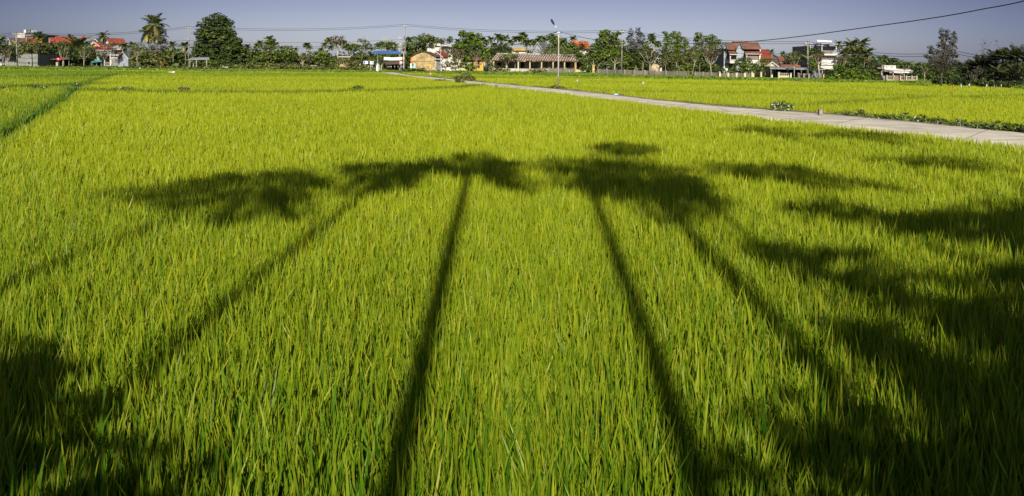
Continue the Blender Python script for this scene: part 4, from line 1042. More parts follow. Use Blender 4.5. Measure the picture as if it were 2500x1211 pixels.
def gable_house(name, label, pxc, D, wpx, lpx, ye, yr, rot, wall, roof, wins=(), group=None, fascia=True, over=0.35):
    """gabled house: gable end wpx wide, lpx long, eave and ridge at photo heights; rot turns it (0 = gable faces the lane)"""
    s = D / FPX; c = at(pxc, 150, D); ze = at(pxc, ye, D).z - VILZ; zr = at(pxc, yr, D).z - VILZ
    w, L = wpx * s / 2, lpx * s
    root = empty(name, (c.x, D, VILZ), label, 'house', group, R(rot))
    MB().prism([(-w, 0, -.2), (w, 0, -.2), (w, 0, ze), (0, 0, zr - .1), (-w, 0, ze)], (0, L, 0)).build('wall', W[wall], root)
    o = over; k = (zr - ze) / w
    rf = MB()
    for sg in (-1, 1):
        rf.prism([(0, -o, zr), (sg * (w + o), -o, ze - o * k), (sg * (w + o), L + o, ze - o * k), (0, L + o, zr)], (0, 0, .14))
    r_ = rf.build('roof', W[roof], root)
    if fascia:
        fb = MB()
        for sg in (-1, 1): fb.prism([(0, -o - .06, zr + .02), (sg * (w + o), -o - .06, ze - o * k + .02), (sg * (w + o), -o - .06, ze - o * k - .16), (0, -o - .06, zr - .18)], (0, .055, 0))
        fb.build('fascia', W['frame'], r_)
    for (u, z0, z1, ww) in wins:      # fractions of width and of eave height
        f = MB(); X0, X1 = (u - ww / 2) * 2 * w, (u + ww / 2) * 2 * w; Z0, Z1 = z0 * ze, z1 * ze
        for q in ((X0, X1, Z1 - .07, Z1), (X0, X1, Z0, Z0 + .07), (X0, X0 + .07, Z0 + .07, Z1 - .07), (X1 - .07, X1, Z0 + .07, Z1 - .07)): f.box(q[0], q[1], -.07, .01, q[2], q[3])
        fo = f.build('window', W['frame'], root)
        MB().box(X0 + .07, X1 - .07, -.03, -.01, Z0 + .07, Z1 - .07).build('pane', W['glass'], fo)
    return root

# --- left part
b = Bld('shed', 'small white shed with a dark opening at the left edge', 'shed', 0, 128)
b.box('wall', 'white', -30, 10, 141, None, 0, 5); b.poly('roof', 'metal', [(-34, 142, -.8), (12, 142, -.8), (12, 137, 5), (-34, 137, 5)]); b.win(0, 9, 144, 155, 0, bars=2)
b.box('counter', 'metal', -2, 8, 158, 169, -.8, -.1)
b = Bld('shed', 'flat roofed white block rising behind the grey shed', 'shed', 20, 135.8); b.box('wall', 'white', 8, 31, 128, None, 0, 6); b.box('roof', 'concw', 7, 32, 127, 128.6, -.3, 6.4)
b = Bld('shed', 'long grey green flat roofed shed with two small windows', 'shed', 50, 127.4)
b.box('wall', 'grey', 12, 92, 131, None, 0, 8); b.box('roof', 'concw', 11, 93, 130, 131.3, -.15, 8.2); b.win(46.5, 51, 150, 158, 0, bars=0); b.win(68, 74.5, 149, 159, 0, bars=0); b.box('drainpipe', 'frame', 32, 32.8, 132, 164, -.12, -.02)
b = Bld('hotel', 'tall grey hotel block with a dark side and rooftop lettering', 'hotel', 66, 250)
b.box('wall', 'concw', 42, 60.5, 80, None, 0, 12); b.box('side_wing', 'slate', 60.8, 91, 85, None, .6, 12)  # lit side and darker front: light painted into the two wall colours
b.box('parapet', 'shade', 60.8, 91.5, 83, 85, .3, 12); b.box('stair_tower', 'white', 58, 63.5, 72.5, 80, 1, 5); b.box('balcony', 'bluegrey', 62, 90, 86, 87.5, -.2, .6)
for k, yy in enumerate((90, 95)): b.box('balcony', 'bluegrey', 62, 90, yy, yy + .8, -.2, .6)
sb = b.mb(); r_ = random.Random(4)
for k in range(9):      # blurred, unreadable rooftop letters
    x0 = 64.5 + k * 2.9; a = b.P(x0, 74, 2); c = b.P(x0 + 1.9, 79, 2)
    for (u0, v0, u1, v1) in r_.sample([(0, 0, .25, 1), (.75, 0, 1, 1), (0, .8, 1, 1), (0, .42, 1, .6), (0, 0, 1, .2), (.38, 0, .62, 1)], 3):
        sb.box(a.x + (c.x - a.x) * u0, a.x + (c.x - a.x) * u1, a.y - .01 * k, a.y + .2, c.z + (a.z - c.z) * v0, c.z + (a.z - c.z) * v1)
sb.build('rooftop_letters', W['bwhite'], b.root); b.box('letter_frame', 'steel', 63.5, 91, 79.4, 80, 2, 2.2)
b.box('emblem', 'slate', 70, 73.5, 72, 79, 1.6, 1.9)
gable_house('house', 'dark roofed house at the far left behind the pole', 24, 165, 18, 40, 101, 93, -38, 'white', 'darkroof', [(0, .6, .85, .3)])
gable_house('house', 'white gabled house with a red roof in front of the hotel', 68.5, 160, 14, 24, 103, 92, -50, 'white', 'red', [(0, .8, .95, .3)])
gable_house('house', 'wide red roofed house with a cream gable, left of the feather palm', 124, 160, 16, 44, 105, 93, -52, 'cream', 'red', [(-.1, .7, .85, .3)])
gable_house('house', 'red roofed house rising behind the cream gabled one', 140, 172, 22, 36, 103, 90, -48, 'white', 'red')
gable_house('house', 'red roofed house right behind the big feather palm', 208, 170, 22, 30, 100, 89, 42, 'bluegrey', 'red')
gable_house('house', 'pale blue gabled house with a grey roof', 234, 158, 28, 30, 112, 95, 8, 'bluegrey', 'slate', [(0, .75, .9, .15)])
gable_house('house', 'little orange gabled porch before the pale blue gable', 232, 150, 18, 10, 110, 103, 4, 'ochre', 'orange')
gable_house('house', 'red roofed white house behind the single coconut palm', 262, 164, 24, 34, 104, 94, -35, 'white', 'red', [(0, .6, .8, .4)])
b = Bld('house', 'low house with a long rust red roof and blue grey wall', 'house', 245, 146)
b.box('wall', 'bluegrey', 224, 272, 121, None, 0, 6); b.poly('roof', 'red', [(222, 123, -.6), (274, 121, -.6), (270, 108.5, 6), (228, 108.5, 6)]); b.box('fascia', 'white', 223, 273, 122, 124, -.75, -.62)
b.poly('canopy', 'metal', [(230, 133, -3), (280, 135, -3), (278, 126, 0), (232, 124, 0)]); b.win(240, 252, 128, 134, 0, bars=2)
b = Bld('garage', 'white garage with a grey roller shutter', 'garage', 280, 136)
b.box('wall', 'white', 268, 293, 136, None, 0, 6); b.box('parapet', 'white', 267, 294, 133, 136, -.4, .3); b.door(274, 291, 143, 160, 0, 'grey')
gable_house('house', 'small white gabled house with a thin dark roof edge', 302, 134, 24, 22, 139, 126, -8, 'bluegrey', 'slate', [(.05, .1, .45, .18)])
b = Bld('house', 'dark red lean-to roof joined left of the small gabled house', 'house', 292, 137); b.box('wall', 'pink', 284, 303, 135, None, 0, 4); b.poly('roof', 'red', [(282, 136, -.3), (303, 136, -.3), (305, 127, 4), (288, 127, 4)])
gable_house('house', 'cream walled house behind the slim pale tree', 318, 150, 14, 20, 136, 126, 35, 'cream', 'darkroof')
b = Bld('market_stall', 'dark open stall on posts with clutter inside', 'stall', 143, 131)
b.poly('roof', 'darkroof', [(116, 144, -.5), (170, 143, -.5), (168, 139, 4), (118, 140, 4)])
for x in (118, 124, 141, 155, 167.5): b.box('post', 'conc', x, x + 1.1, 143, 165, 0, .1)
b.box('shaded_backing', 'dark', 118, 168, 142, None, 3.6, 3.8); b.box('counter', 'shade', 126, 134, 155, 164, 1, 2)
b = Bld('sign', 'round red shop sign on a pale box by the dark stall', 'sign', 142, 128)
b.box('cabinet', 'concw', 136.5, 141.5, 152, 166, 0, .5); b.box('panel', 'signred', 137.5, 148, 141, 147, .2, .3); b.box('emblem', 'bwhite', 140.5, 143.5, 142.5, 145, .15, .195)
b = Bld('market_stall', 'stall with a blue green tarpaulin roof', 'stall', 237, 132)
b.poly('roof', 'teal', [(222, 151, -1), (248, 149, -1), (249, 147, 2), (225, 149, 2)]);
for x in (223.5, 235, 246.5): b.box('post', 'conc', x, x + .9, 150, 165, -.6, -.5)
b.box('shaded_backing', 'dark', 223, 248, 151, None, 1.9, 2.1)
b = Bld('gate_pillar', 'pale narrow gate pillar left of the garage', 'pillar', 257, 131); b.box('shaft', 'concw', 254, 256.5, 147, None, 0, .4); b.box('rail', 'concw', 256.5, 267, 152, 153, .1, .2)
for x in (258, 261, 264): b.box('post', 'concw', x, x + .8, 153, 164, .1, .2)
# open shelter
b = Bld('open_shelter', 'open shelter with a flat corrugated roof on thin white posts', 'shelter', 488, 126)
b.poly('roof', 'metal', [(460, 144.5, 0), (511, 143.5, 0), (510, 139.5, 4), (468, 140.5, 4)], (0, 0, -.12))
b.box('beam', 'wood', 461, 510, 144.5, 145.6, .1, .25)
for x, d, yb in ((463, .1, 166), (479, 0, 165), (504, .1, 169), (471.5, 3.6, 164), (496.5, 3.6, 164)): b.box('post', 'concw', x, x + 1.2, 145, yb, d, d + .12)
b.box('bench', 'concw', 481, 489, 163, 165, 1, 2)
b = Bld('scooter', 'small white parked scooter beside the thin forked tree', 'scooter', 551, 124)
mb = b.mb(); c = b.P(551, 164, 0)
mb.prism([(c.x - .55, c.y, c.z - .05), (c.x + .5, c.y, c.z - .1), (c.x + .62, c.y, c.z + .35), (c.x + .5, c.y, c.z + .4), (c.x + .25, c.y, c.z + .1), (c.x - .5, c.y, c.z + .22)], (0, .25, 0)).build('body', W['bwhite'], b.root)
for dx in (-.5, .55): b.mb().tube([(c.x + dx, c.y + .05, c.z - .15), (c.x + dx, c.y + .2, c.z - .15)], [.22, .22], 12).build('wheel', W['black'], b.root)
b.mb().box(c.x - .45, c.x + .05, c.y - .02, c.y + .27, c.z + .22, c.z + .3).build('seat', W['black'], b.root)
# --- middle
b = Bld('hut', 'low hut with a white flat roof edge behind the bushes', 'hut', 841, 137); b.box('wall', 'stain', 829, 853, 139, None, 0, 5); b.box('roof', 'white', 826, 856, 137.8, 139.8, -.4, 5.3); b.win(835, 842, 146, 155, 0)
b = Bld('rubble_wall', 'low broken whitewashed wall behind the dark hedge tree', 'wall', 765, 132)
b.box('panel', 'concw', 757, 772, 159, 167, 0, .25); b.box('panel', 'picket', 775, 792, 161, 167, .05, .25); b.box('post', 'concw', 734, 736, 152, 166, 0, .25); b.box('post', 'concw', 738.5, 740.5, 150, 163, 0, .25)
def signpost(label, x0, x1, yt, yb, post_x, ybase, D, face, extra=(), posts=1, pm='steel', cat='sign', group=None):
    b = Bld('sign_board', label, cat, post_x, D, group)
    pan = b.box('panel', face, x0, x1, yt, yb, 0, .06)
    for k in range(posts): b.box('post', pm, post_x + k * 6 - .5, post_x + k * 6 + .5, yt + .5, ybase, .065, .15)
    for (m, a0, a1, c0, c1) in extra: b.box('marking', m, a0, a1, c0, c1, -.012, -.003, parent=pan)
    return b
signpost('white sign board with a blue square, left one of two', 887, 898.5, 149, 156, 892.5, 169, 124, 'bwhite', [('signblue', 887.6, 892, 149.6, 155), ('signblue', 894, 897.5, 150.5, 152), ('ink', 889, 890.5, 151, 153.2)])
signpost('white sign board with blue arrow marks, right one of two', 903, 912, 149.5, 157, 905.5, 171, 124, 'bwhite', [('signblue', 907, 911.3, 151, 153), ('signblue', 909, 911.3, 153.4, 155.5), ('signblue', 904, 905.5, 151, 152)])
b = Bld('gatepost', 'white gatepost pair at the corner of the paddy', 'gatepost', 920, 117)
b.box('post', 'bwhite', 918.6, 920.2, 157, 176, .3, .6); b.box('post', 'bwhite', 920.9, 923.6, 156, 177, 0, .3); b.box('cap', 'concw', 918.2, 924, 155, 156, 0, .6)
for k, (x, yt) in enumerate(((879, 156), (899, 160), (909, 160), (926, 158), (931, 158))):
    b = Bld('fence_post', f'short weathered concrete post by the sign boards, {ORD[k]} from the left', 'post', x, 126 + k % 2, 'weathered posts by the sign boards')
    M_ = b.mb(); a = b.P(x, yt, 0); M_.prism([(a.x - .09, a.y, VILZ - .2), (a.x + .09, a.y, VILZ - .2), (a.x + .07, a.y, a.z), (a.x - .07, a.y, a.z)], (0, .16, 0)).build('shaft', W['concw'], b.root)
b = Bld('banner_gate', 'gateway arch carrying a long blue banner over the lane mouth', 'gate', 944, 132)
b.poly('banner', 'blue', [(907, 131, 0), (979, 131.5, 0), (973, 124, 0), (912, 124, 0)], (0, .35, 0))
b.box('post', 'conc', 921, 922.3, 131, 171, .1, .4); b.box('post', 'conc', 975, 977, 131, 174, .1, .4); b.box('beam', 'concw', 908, 978, 131.6, 132.2, .1, .3)
b = Bld('hanging_banner', 'white cloth banner sagging across the lane mouth', 'banner', 960, 130)
M_ = b.mb(); xs = np.linspace(937, 982, 13); fs = []
top_ = [b.P(x, 139 + 1.4 * math.sin((x - 937) / 45 * math.pi), 0.02 * math.sin(x)) for x in xs]; bot = [b.P(x, 146.3 + 1.0 * math.sin((x - 937) / 45 * math.pi), 0.02 * math.cos(x)) for x in xs]
M_.add(top_ + bot + [p + Vector((0, .02, 0)) for p in top_ + bot], [(i, i + 13, i + 14, i + 1) for i in range(12)] + [(i + 26, i + 27, i + 40, i + 39) for i in range(12)]).build('cloth', W['bwhite'], b.root)
M_ = b.mb(); M_.tube([b.P(922, 137.5, .1), b.P(937, 139, 0), b.P(960, 140.2, 0), b.P(982, 139, 0), b.P(989, 138, .2)], .03, 4).build('rope', W['wood'], b.root)
b = Bld('hut', 'grey weathered shack with open doorway behind the banner', 'hut', 960, 137)
b.box('wall', 'wood', 944, 954, 156, None, 0, 4); b.poly('roof', 'darkroof', [(940, 156, -.5), (986, 154, -.5), (984, 149, 4), (944, 150, 4)]); b.box('shaded_backing', 'dark', 954, 985, 155, None, 3, 4)
for x in (954.5, 963, 971, 983): b.box('post', 'concw', x, x + 1.4, 155, 172, 0, .2)
b = Bld('round_sign', 'round no entry sign with a red rim at the lane mouth', 'sign', 979, 127)
c = b.P(979, 152.5, 0); ring = lambda r, y, n=20: [(c.x + r * math.cos(t), c.y + y, c.z + r * math.sin(t)) for t in np.linspace(0, 2 * math.pi, n, endpoint=False)]
d_ = b.mb().prism(ring(.30, 0), (0, .04, 0)).build('disc', W['signred'], b.root); b.mb().prism(ring(.21, -.012), (0, .01, 0)).build('marking', W['bwhite'], d_); b.mb().box(c.x - .13, c.x + .13, c.y - .024, c.y - .014, c.z - .035, c.z + .035).build('marking', W['ink'], d_)
b.box('post', 'steel', 978.5, 979.6, 153, 172, .05, .12)
b = Bld('street_sign', 'small yellow sign fixed beside the tallest utility pole', 'sign', 985.5, 128); b.box('panel', 'signyel', 984, 987, 139, 145, 0, .05); b.box('post', 'steel', 985, 986, 129, 172, .06, .14)
signpost('red lettered board on a yellow post by the lane mouth', 1002.5, 1006, 143, 153, 1005, 172, 122, 'signred', [('signyel', 1003.2, 1005.4, 144, 146), ('signyel', 1003, 1005, 147.5, 149.5)], pm='signyel')
signpost('white and green notice board on posts below the red one', 1001.5, 1014, 155, 166, 1004, 170, 123, 'bwhite', [('signgreen', 1008, 1012.5, 155.8, 165), ('ink', 1004, 1005.6, 157, 162), ('bwhite', 1009.3, 1011, 157, 159)], posts=2, pm='signyel')
b = Bld('warning_sign', 'yellow triangular warning sign on a striped red and white post', 'sign', 1050.5, 98)
b.mb().prism([b.P(1046, 162.6), b.P(1055, 162.6), b.P(1050.5, 154)], (0, .04, 0)).build('border', W['signred'], b.root)
f_ = b.mb().prism([b.P(1047, 162, -.012), b.P(1054, 162, -.012), b.P(1050.5, 155.4, -.012)], (0, .01, 0)).build('panel', W['signyel'], b.root)
b.mb().box(b.P(1050, 158).x, b.P(1051.4, 158).x, b.D - .03, b.D - .014, b.P(0, 160.8).z, b.P(0, 158.2).z).build('marking', W['ink'], f_)
pz = [162.6, 166, 170, 174, 178, 183]
for k in range(5): b.box('post_band', 'bwhite' if k % 2 == 0 else 'signred', 1049.8, 1051.3, pz[k], pz[k + 1], .045, .13)
# stained gable building
b = Bld('old_building', 'old building with a stained yellow plaster gable', 'building', 1033, 134)
b.mb().prism([b.P(1003, None), b.P(1066, None), b.P(1064, 139), b.P(1048, 131), b.P(1037, 126.5), b.P(1029, 126.5), b.P(1016, 131), b.P(1003, 138)], (0, 9, 0)).build('wall', W['stain'], b.root)
M_ = b.mb(); pr = [(1001.5, 138.5), (1016, 130.6), (1029, 126), (1037, 126), (1048, 130.6), (1067, 140)]
for p, q in zip(pr[:-1], pr[1:]): M_.prism([b.P(*p, -.3), b.P(*q, -.3), b.P(*q, -.3) + Vector((0, 9.6, 0)), b.P(*p, -.3) + Vector((0, 9.6, 0))], (0, 0, .12))
M_.build('roof', W['darkroof'], b.root); b.box('ledge', 'wood', 1005, 1052, 148.7, 149.6, -.1, -.002)
b.box('buttress', 'wood', 1012, 1013, 149.8, 170, -.14, -.003)
b = Bld('railing', 'dark iron railing on posts before the stained gable', 'railing', 1035, 128); b.box('rail', 'wood', 1013, 1075, 162, 162.8, 0, .08)
for x in (1014, 1033, 1053, 1063, 1074): b.box('post', 'wood', x, x + 1.1, 160, 173, .002, .078)
b = Bld('gateway', 'white wall gateway with a tiled cap and dark barred gate', 'gate', 1065, 130)
b.box('wall', 'concw', 1062, 1066, 147, None, 0, .5); b.box('roof', 'pink', 1057, 1079, 143, 146, -.4, 1); b.box('wall', 'white', 1076, 1079, 147, None, 0, .5); b.box('shaded_backing', 'dark', 1066, 1076, 147, None, .6, .7)
for x in (1068, 1070.5, 1073): b.box('bar', 'steel', x, x + .5, 147, 171, .1, .15)
b = Bld('wall', 'bright whitewashed wall behind the twiggy trees', 'wall', 1100, 134); b.box('panel', 'white', 1080, 1118, 144, None, 0, .3); b.box('coping', 'concw', 1079.5, 1118.5, 142.8, 144, -.1, .4); b.box('pier', 'cream', 1119, 1124, 147, None, -.1, .5)
b = Bld('wall', 'low cream wall section left of the yellow house', 'wall', 1140, 134); b.box('panel', 'cream', 1125, 1152, 153, None, 0, .3); b.box('coping', 'white', 1124.6, 1152.4, 152, 153, -.1, .4)
gable_house('house', 'white gabled house with a red roof edge behind the twiggy tree', 1067, 146, 30, 30, 137, 126, -20, 'white', 'red', [(0, .7, .85, .2)])
b = Bld('terrace_house', 'white terraced house with a dark roof slab above the trees', 'house', 1062, 190)
b.box('wall', 'white', 1025, 1074, 106, None, 0, 8); b.box('parapet', 'white', 1060, 1106, 108, 112, -.5, .2); b.box('roof', 'slate', 1048, 1066, 95.5, 98.5, 0, 6); b.box('upper_room', 'white', 1052, 1063, 98.5, 106, .5, 5); b.box('wall', 'white', 1075, 1104, 112, None, 1, 8)
for x in (1062, 1084, 1090): b.win(x, x + 5, 112.5, 116, 0.9 if x > 1074 else -.02)
b = Bld('house', 'orange yellow house wall behind the bright almond tree', 'house', 1165, 134); b.box('wall', 'yellow', 1156, 1180, 144, None, 0, 6); b.poly('roof', 'brown', [(1154, 145, -.5), (1182, 145, -.5), (1180, 139, 6), (1157, 139, 6)]); b.door(1166, 1171, 150, 166, 0)
b = Bld('house', 'small pale annex with a dark opening right of the yellow house', 'house', 1190, 133); b.box('wall', 'concw', 1181, 1200, 147, None, 0, 5); b.box('roof', 'wood', 1180, 1196, 144.5, 147, -.5, 5); b.win(1184, 1192, 151, 163, 0, bars=1)
# distant masts
for k, x in enumerate((937, 942)):
    b = Bld('chimney', f'pale distant tower on the skyline, {"left" if k == 0 else "right"} of the pair', 'tower', x, 330, 'pale distant twin towers'); a = b.P(x - .9, 92 - k, 0); c = b.P(x + .9, 130, 0)
    b.mb().tube([((a.x + c.x) / 2, b.D, z) for z in (c.z, (a.z + c.z) / 2, a.z - .5, a.z)], [.22, .2, .2, .12], 8).build('shaft', W['concw'], b.root, smooth=True); b.mb().box(a.x, c.x, b.D - .4, b.D + .4, a.z - 3, a.z - 2.6).build('platform', W['conc'], b.root)
# --- school
b = Bld('school', 'long single storey school with a striped rust red tiled roof', 'school', 1310, 128)
b.box('wall', 'cream', 1203, 1417, 149, None, 2.2, 9); b.box('beam', 'ochre', 1202.5, 1417, 145.8, 149, .2, .7)
b.poly('roof', 'brown', [(1201, 146, 0), (1418, 148.5, 0), (1426, 135.5, 5.5), (1213, 131.5, 5.5)], (0, 0, -.12))
M_ = b.mb(); x = 1201.5
while x < 1417:
    f = (x - 1201) / 217
    a = b.P(x, 146 + 2.5 * f, -.02); c = b.P(x + 12 - 4 * f, 131.5 + 4 * f, 5.5)
    M_.prism([a, a + Vector((.17, 0, 0)), c + Vector((.17, 0, 0)), c], (0, 0, .09)); x += 6.1
M_.build('roof_ribs', W['concw'], b.root); b.poly('ridge_cap', 'concw', [(1213, 131.2, 5.4), (1426, 135.2, 5.4), (1426, 135.2, 5.9), (1213, 131.2, 5.9)], (0, 0, .16))
for x in (1204, 1235, 1264, 1292.5, 1321, 1349, 1377, 1404): b.box('column', 'cream', x, x + 2.8, 149, None, .25, .65)
for x0, x1 in ((1238, 1257), (1295, 1313), (1328, 1336), (1352, 1368), (1408, 1416)): b.win(x0, x1, 153.5, 165.5, 2.2, 'wood', 3)
for x0, x1 in ((1214, 1223), (1271, 1280), (1382, 1391)): b.door(x0, x1, 153, 174, 2.2)
b.box('base_wall', 'concw', 1203, 1404, 166.5, None, .3, .5)
b = Bld('terrace_house', 'yellow banded parapet house above the school roof', 'house', 1266, 165)
b.box('wall', 'white', 1250, 1283, 123, None, 0, 7); b.box('parapet', 'yellow', 1251, 1284, 119, 123.5, -.5, 0.2); b.box('parapet_cap', 'pink', 1248, 1284, 115.5, 119, -.3, .3); b.win(1258, 1267, 125, 132, 0, bars=2); b.win(1271, 1279, 129, 135, 0)
for x in (1251, 1286): b.box('post', 'concw', x, x + .7, 119, 134, -.7, -.6)
gable_house('house', 'white boarded house with a steep dark grey gable', 1313, 158, 26, 40, 121, 103, -18, 'bluegrey', 'slate', [(.0, .5, .6, .12)])
b = Bld('house', 'white balcony wing attached right of the grey gabled house', 'house', 1340, 160); b.box('wall', 'bluegrey', 1326, 1354, 119, None, 0, 6); b.poly('roof', 'slate', [(1324, 119.5, -.5), (1356, 120.5, -.5), (1346, 108, 5), (1326, 104, 5)]); b.win(1345, 1352, 121, 129, 0)
b = Bld('house', 'white two storey house with an orange hip roof', 'house', 1421, 152)
b.box('wall', 'white', 1402, 1438, 115, None, 0, 8); b.poly('roof', 'orange', [(1399, 115.5, -.8), (1441, 117, -.8), (1436, 101, 5), (1420, 99, 5), (1412, 101, 5)]); b.poly('roof', 'orange', [(1391, 107, 2), (1412, 107, 2), (1406, 98.5, 5), (1397, 98.5, 5)]); b.win(1408, 1413, 121, 127, 0); b.win(1421, 1428, 120, 128, 0)
# gate pillar at the end of the school fence
b = Bld('gate_pillar', 'orange gate pillar with a small white plate', 'pillar', 1449, 121); b.box('shaft', 'ochre', 1446, 1452, 158, None, 0, .45); b.box('cap', 'orange', 1445.4, 1452.6, 156.5, 158, -.05, .5); b.box('plate', 'bwhite', 1448, 1451, 168, 170.5, -.03, -.002); b.box('rod', 'steel', 1448.6, 1449.2, 148, 156.5, .2, .26)
b = Bld('gate_pillar', 'stained pillar at the right end of the school', 'pillar', 1406, 123); b.box('shaft', 'ochre', 1403, 1407.5, 155, None, 0, .4); b.box('cap', 'wood', 1402.5, 1408, 154, 155, -.04, .44)
# fences
def fence(label, x0, x1, y0, y1, h, pm='picket', postm='picket', step=14, gap=1.55, rail=True, z=VILZ):
    D0, D1 = hit(x0, y0, z).y, hit(x1, y1, z).y
    A, B = at(x0, y0, D0), at(x1, y1, D1); A.z = B.z = z
    root = empty('picket_fence', A, label, 'fence')
    s0 = D0 / FPX; H = h * s0; d = B - A; Ln = d.length; n_ = max(2, int(Ln / (gap * s0)))
    u = d.normalized(); nn = Vector((-u.y, u.x, 0)) * .05
    M_ = MB(A); r_ = random.Random(int(x0))
    for k in range(n_):
        p = A + d * ((k + .5) / n_) + Vector((0, 0, .05)); w = u * (.30 * gap * s0); hh = H * r_.uniform(.9, 1.0)
        if r_.random() < .05: continue
        M_.prism([p - w, p + w, p + w + Vector((0, 0, hh * .93)), p + Vector((0, 0, hh)), p - w + Vector((0, 0, hh * .93))], nn)
    if rail:
        for f in (.25, .72):
            a, c = A + Vector((0, 0, H * f)) + nn * 1.2, B + Vector((0, 0, H * f)) + nn * 1.2
            M_.prism([a, c, c + Vector((0, 0, .1)), a + Vector((0, 0, .1))], nn)
    M_.build('panel', W[pm], root)
    m_ = max(1, round((x1 - x0) / step))
    for k in range(m_ + 1):
        p = A + d * (k / m_) - nn * .5; w = .14
        MB(A).box(p.x - w, p.x + w, p.y - w, p.y + w, z - .2, z + H * 1.12).build('post', W[postm], root)
fence('grey picket fence in front of the left half of the school', 1128, 1300, 174, 177, 12, step=24, gap=1.9)
fence('grey picket fence in front of the right half of the school', 1302, 1402, 177, 179.5, 12, step=22, gap=1.9)
fence('wooden looking grey picket fence right of the orange pillar', 1461, 1548, 181, 184, 11.5, step=21)
fence('grey picket fence behind the white leafless tree', 1549, 1680, 184, 187, 12, step=26)
fence('grey picket fence left of the villa', 1697, 1756, 187, 188.5, 11, step=20)
fence('pale picket fence with cream posts before the villa', 1757, 1838, 189, 190, 10.5, postm='cream', step=19)
fence('brown board fence before the metal awning', 1951, 1975, 192.5, 193.5, 12, step=12, pm='wood')
b = Bld('haystack', 'rounded pale haystack behind the fence', 'haystack', 1599, 118); c = b.P(1599, 172, 0); s = b.D / FPX
M_ = b.mb(); M_.tube([(c.x, c.y, VILZ), (c.x, c.y, VILZ + .9), (c.x + .05, c.y, at(1599, 161, 118).z), (c.x - .05, c.y, at(1599, 157, 118).z), (c.x, c.y, at(1599, 155.5, 118).z)], [12 * s, 12.5 * s, 10.5 * s, 6 * s, 1 * s], 16)
M_.build('straw', mat('straw', (0.42, 0.34, 0.20), .95, .6, 6), b.root, smooth=True); b.mb().tube([(c.x, c.y, VILZ), (c.x, c.y, at(1599, 152, 118).z)], .06, 6).build('pole', W['wood'], b.root)
b = Bld('house', 'white house glimpsed behind the leafless tree', 'house', 1600, 140); b.box('wall', 'white', 1594, 1616, 130, None, 0, 5); b.poly('roof', 'slate', [(1592, 131, -.4), (1618, 133, -.4), (1608, 120, 4), (1598, 119, 4)]); b.win(1600, 1606, 133, 139, 0); b.box('wall', 'pink', 1588, 1599, 116, None, 2, 6)
b = Bld('direction_sign', 'white marker post beside the orange pillar', 'post', 1481.5, 120); b.box('shaft', 'bwhite', 1480.8, 1482, 159, 182, 0, .12); b.box('band', 'ink', 1480.7, 1482.1, 170, 174, -.01, .13)
b = Bld('marker_post', 'white concrete post at the left end of the villa fence', 'post', 1757, 105); b.box('shaft', 'cream', 1755.5, 1758.5, 175.5, 190, 0, .25); b.box('cap', 'white', 1755.2, 1758.8, 174.5, 175.5, -.03, .28)
# --- villa
b = Bld('villa', 'two storey villa with brown tiled gables and a wide balcony window', 'villa', 1815, 118)
b.box('wall', 'shade', 1767, 1800, 118, None, 0, 9); b.box('wall', 'bluegrey', 1798, 1816, 117, None, -1.5, 9); b.box('wall', 'white', 1816, 1857, 117, None, -.2, 9)  # shade on the left block is painted into its dark wall colour
b.box('cornice', 'cream', 1778, 1800, 117.5, 121.5, -.3, -.01); b.box('cornice', 'white', 1815, 1857, 117.5, 122.5, -.6, -.21)
b.poly('roof', 'brown', [(1777, 119, -1), (1800.5, 119.5, -1), (1794, 104, 3.5), (1771.5, 104, 3.5)]); b.poly('roof', 'brown', [(1800, 117, .5), (1795, 110, 2.5), (1791, 101, 4), (1810, 101, 4), (1806, 108, 3)])
b.poly('roof', 'brown', [(1814.5, 117.5, -2), (1858.5, 118, -2), (1851, 103.5, 3), (1807, 102.8, 3)])
# gable ends
for (xl, xr, xp, yp, ye, d) in ((1766, 1777, 1771.5, 105, 119, -.9), (1798, 1815, 1807, 104.5, 118, -1.9)):
    g_ = b.mb().prism([b.P(xl + 1.5, ye, d + .35), b.P(xr - .5, ye, d + .35), b.P(xp, yp + 1, d + .35)], (0, .3, 0)).build('gable', W['bluegrey'], b.root)
    M_ = b.mb()
    for q in (xl, xr): M_.prism([b.P(xp, yp - 1, d), b.P(q, ye + .8, d), b.P(q + (1.6 if q == xl else -1.6), ye + .8, d), b.P(xp, yp + 1.4, d)], (0, .3, 0))
    M_.build('bargeboard', W['shade'], b.root)
    M_ = b.mb(); M_.box(b.P(xl + 2.5, 0).x, b.P(xr - 2, 0).x, b.D + d + .28, b.D + d + .34, b.P(xp, ye - .6, d).z, b.P(xp, ye - 1.6, d).z); M_.box(b.P(xp - .3, 0).x, b.P(xp + .3, 0).x, b.D + d + .285, b.D + d + .335, b.P(xp, ye - 1.7, d).z, b.P(xp, yp + 3, d).z); M_.build('timber', W['slate'], g_)
b.poly('canopy_roof', 'brown', [(1781, 132.4, -3), (1802.5, 132.4, -3), (1798, 122.5, -.2), (1777, 122.5, -.2)]); b.box('canopy_fascia', 'white', 1781, 1803, 132.2, 134, -3.1, -2.95)
b.poly('canopy_roof', 'brown', [(1820, 131, -3.4), (1861, 131, -3.4), (1854, 122.8, -.4), (1815, 122.8, -.4)]); b.box('canopy_fascia', 'white', 1819.5, 1861, 130.6, 132.8, -3.5, -3.35)
b.box('balcony', 'white', 1782, 1797, 145.5, 154.5, -2.8, 0); b.box('post', 'white', 1782, 1784.4, 134, 145.5, -2.8, -2.5); b.win(1785, 1793, 136, 145, -1.2, bars=1); b.box('balcony_back', 'concw', 1784.5, 1797, 134, 145.5, -1.1, -.1)
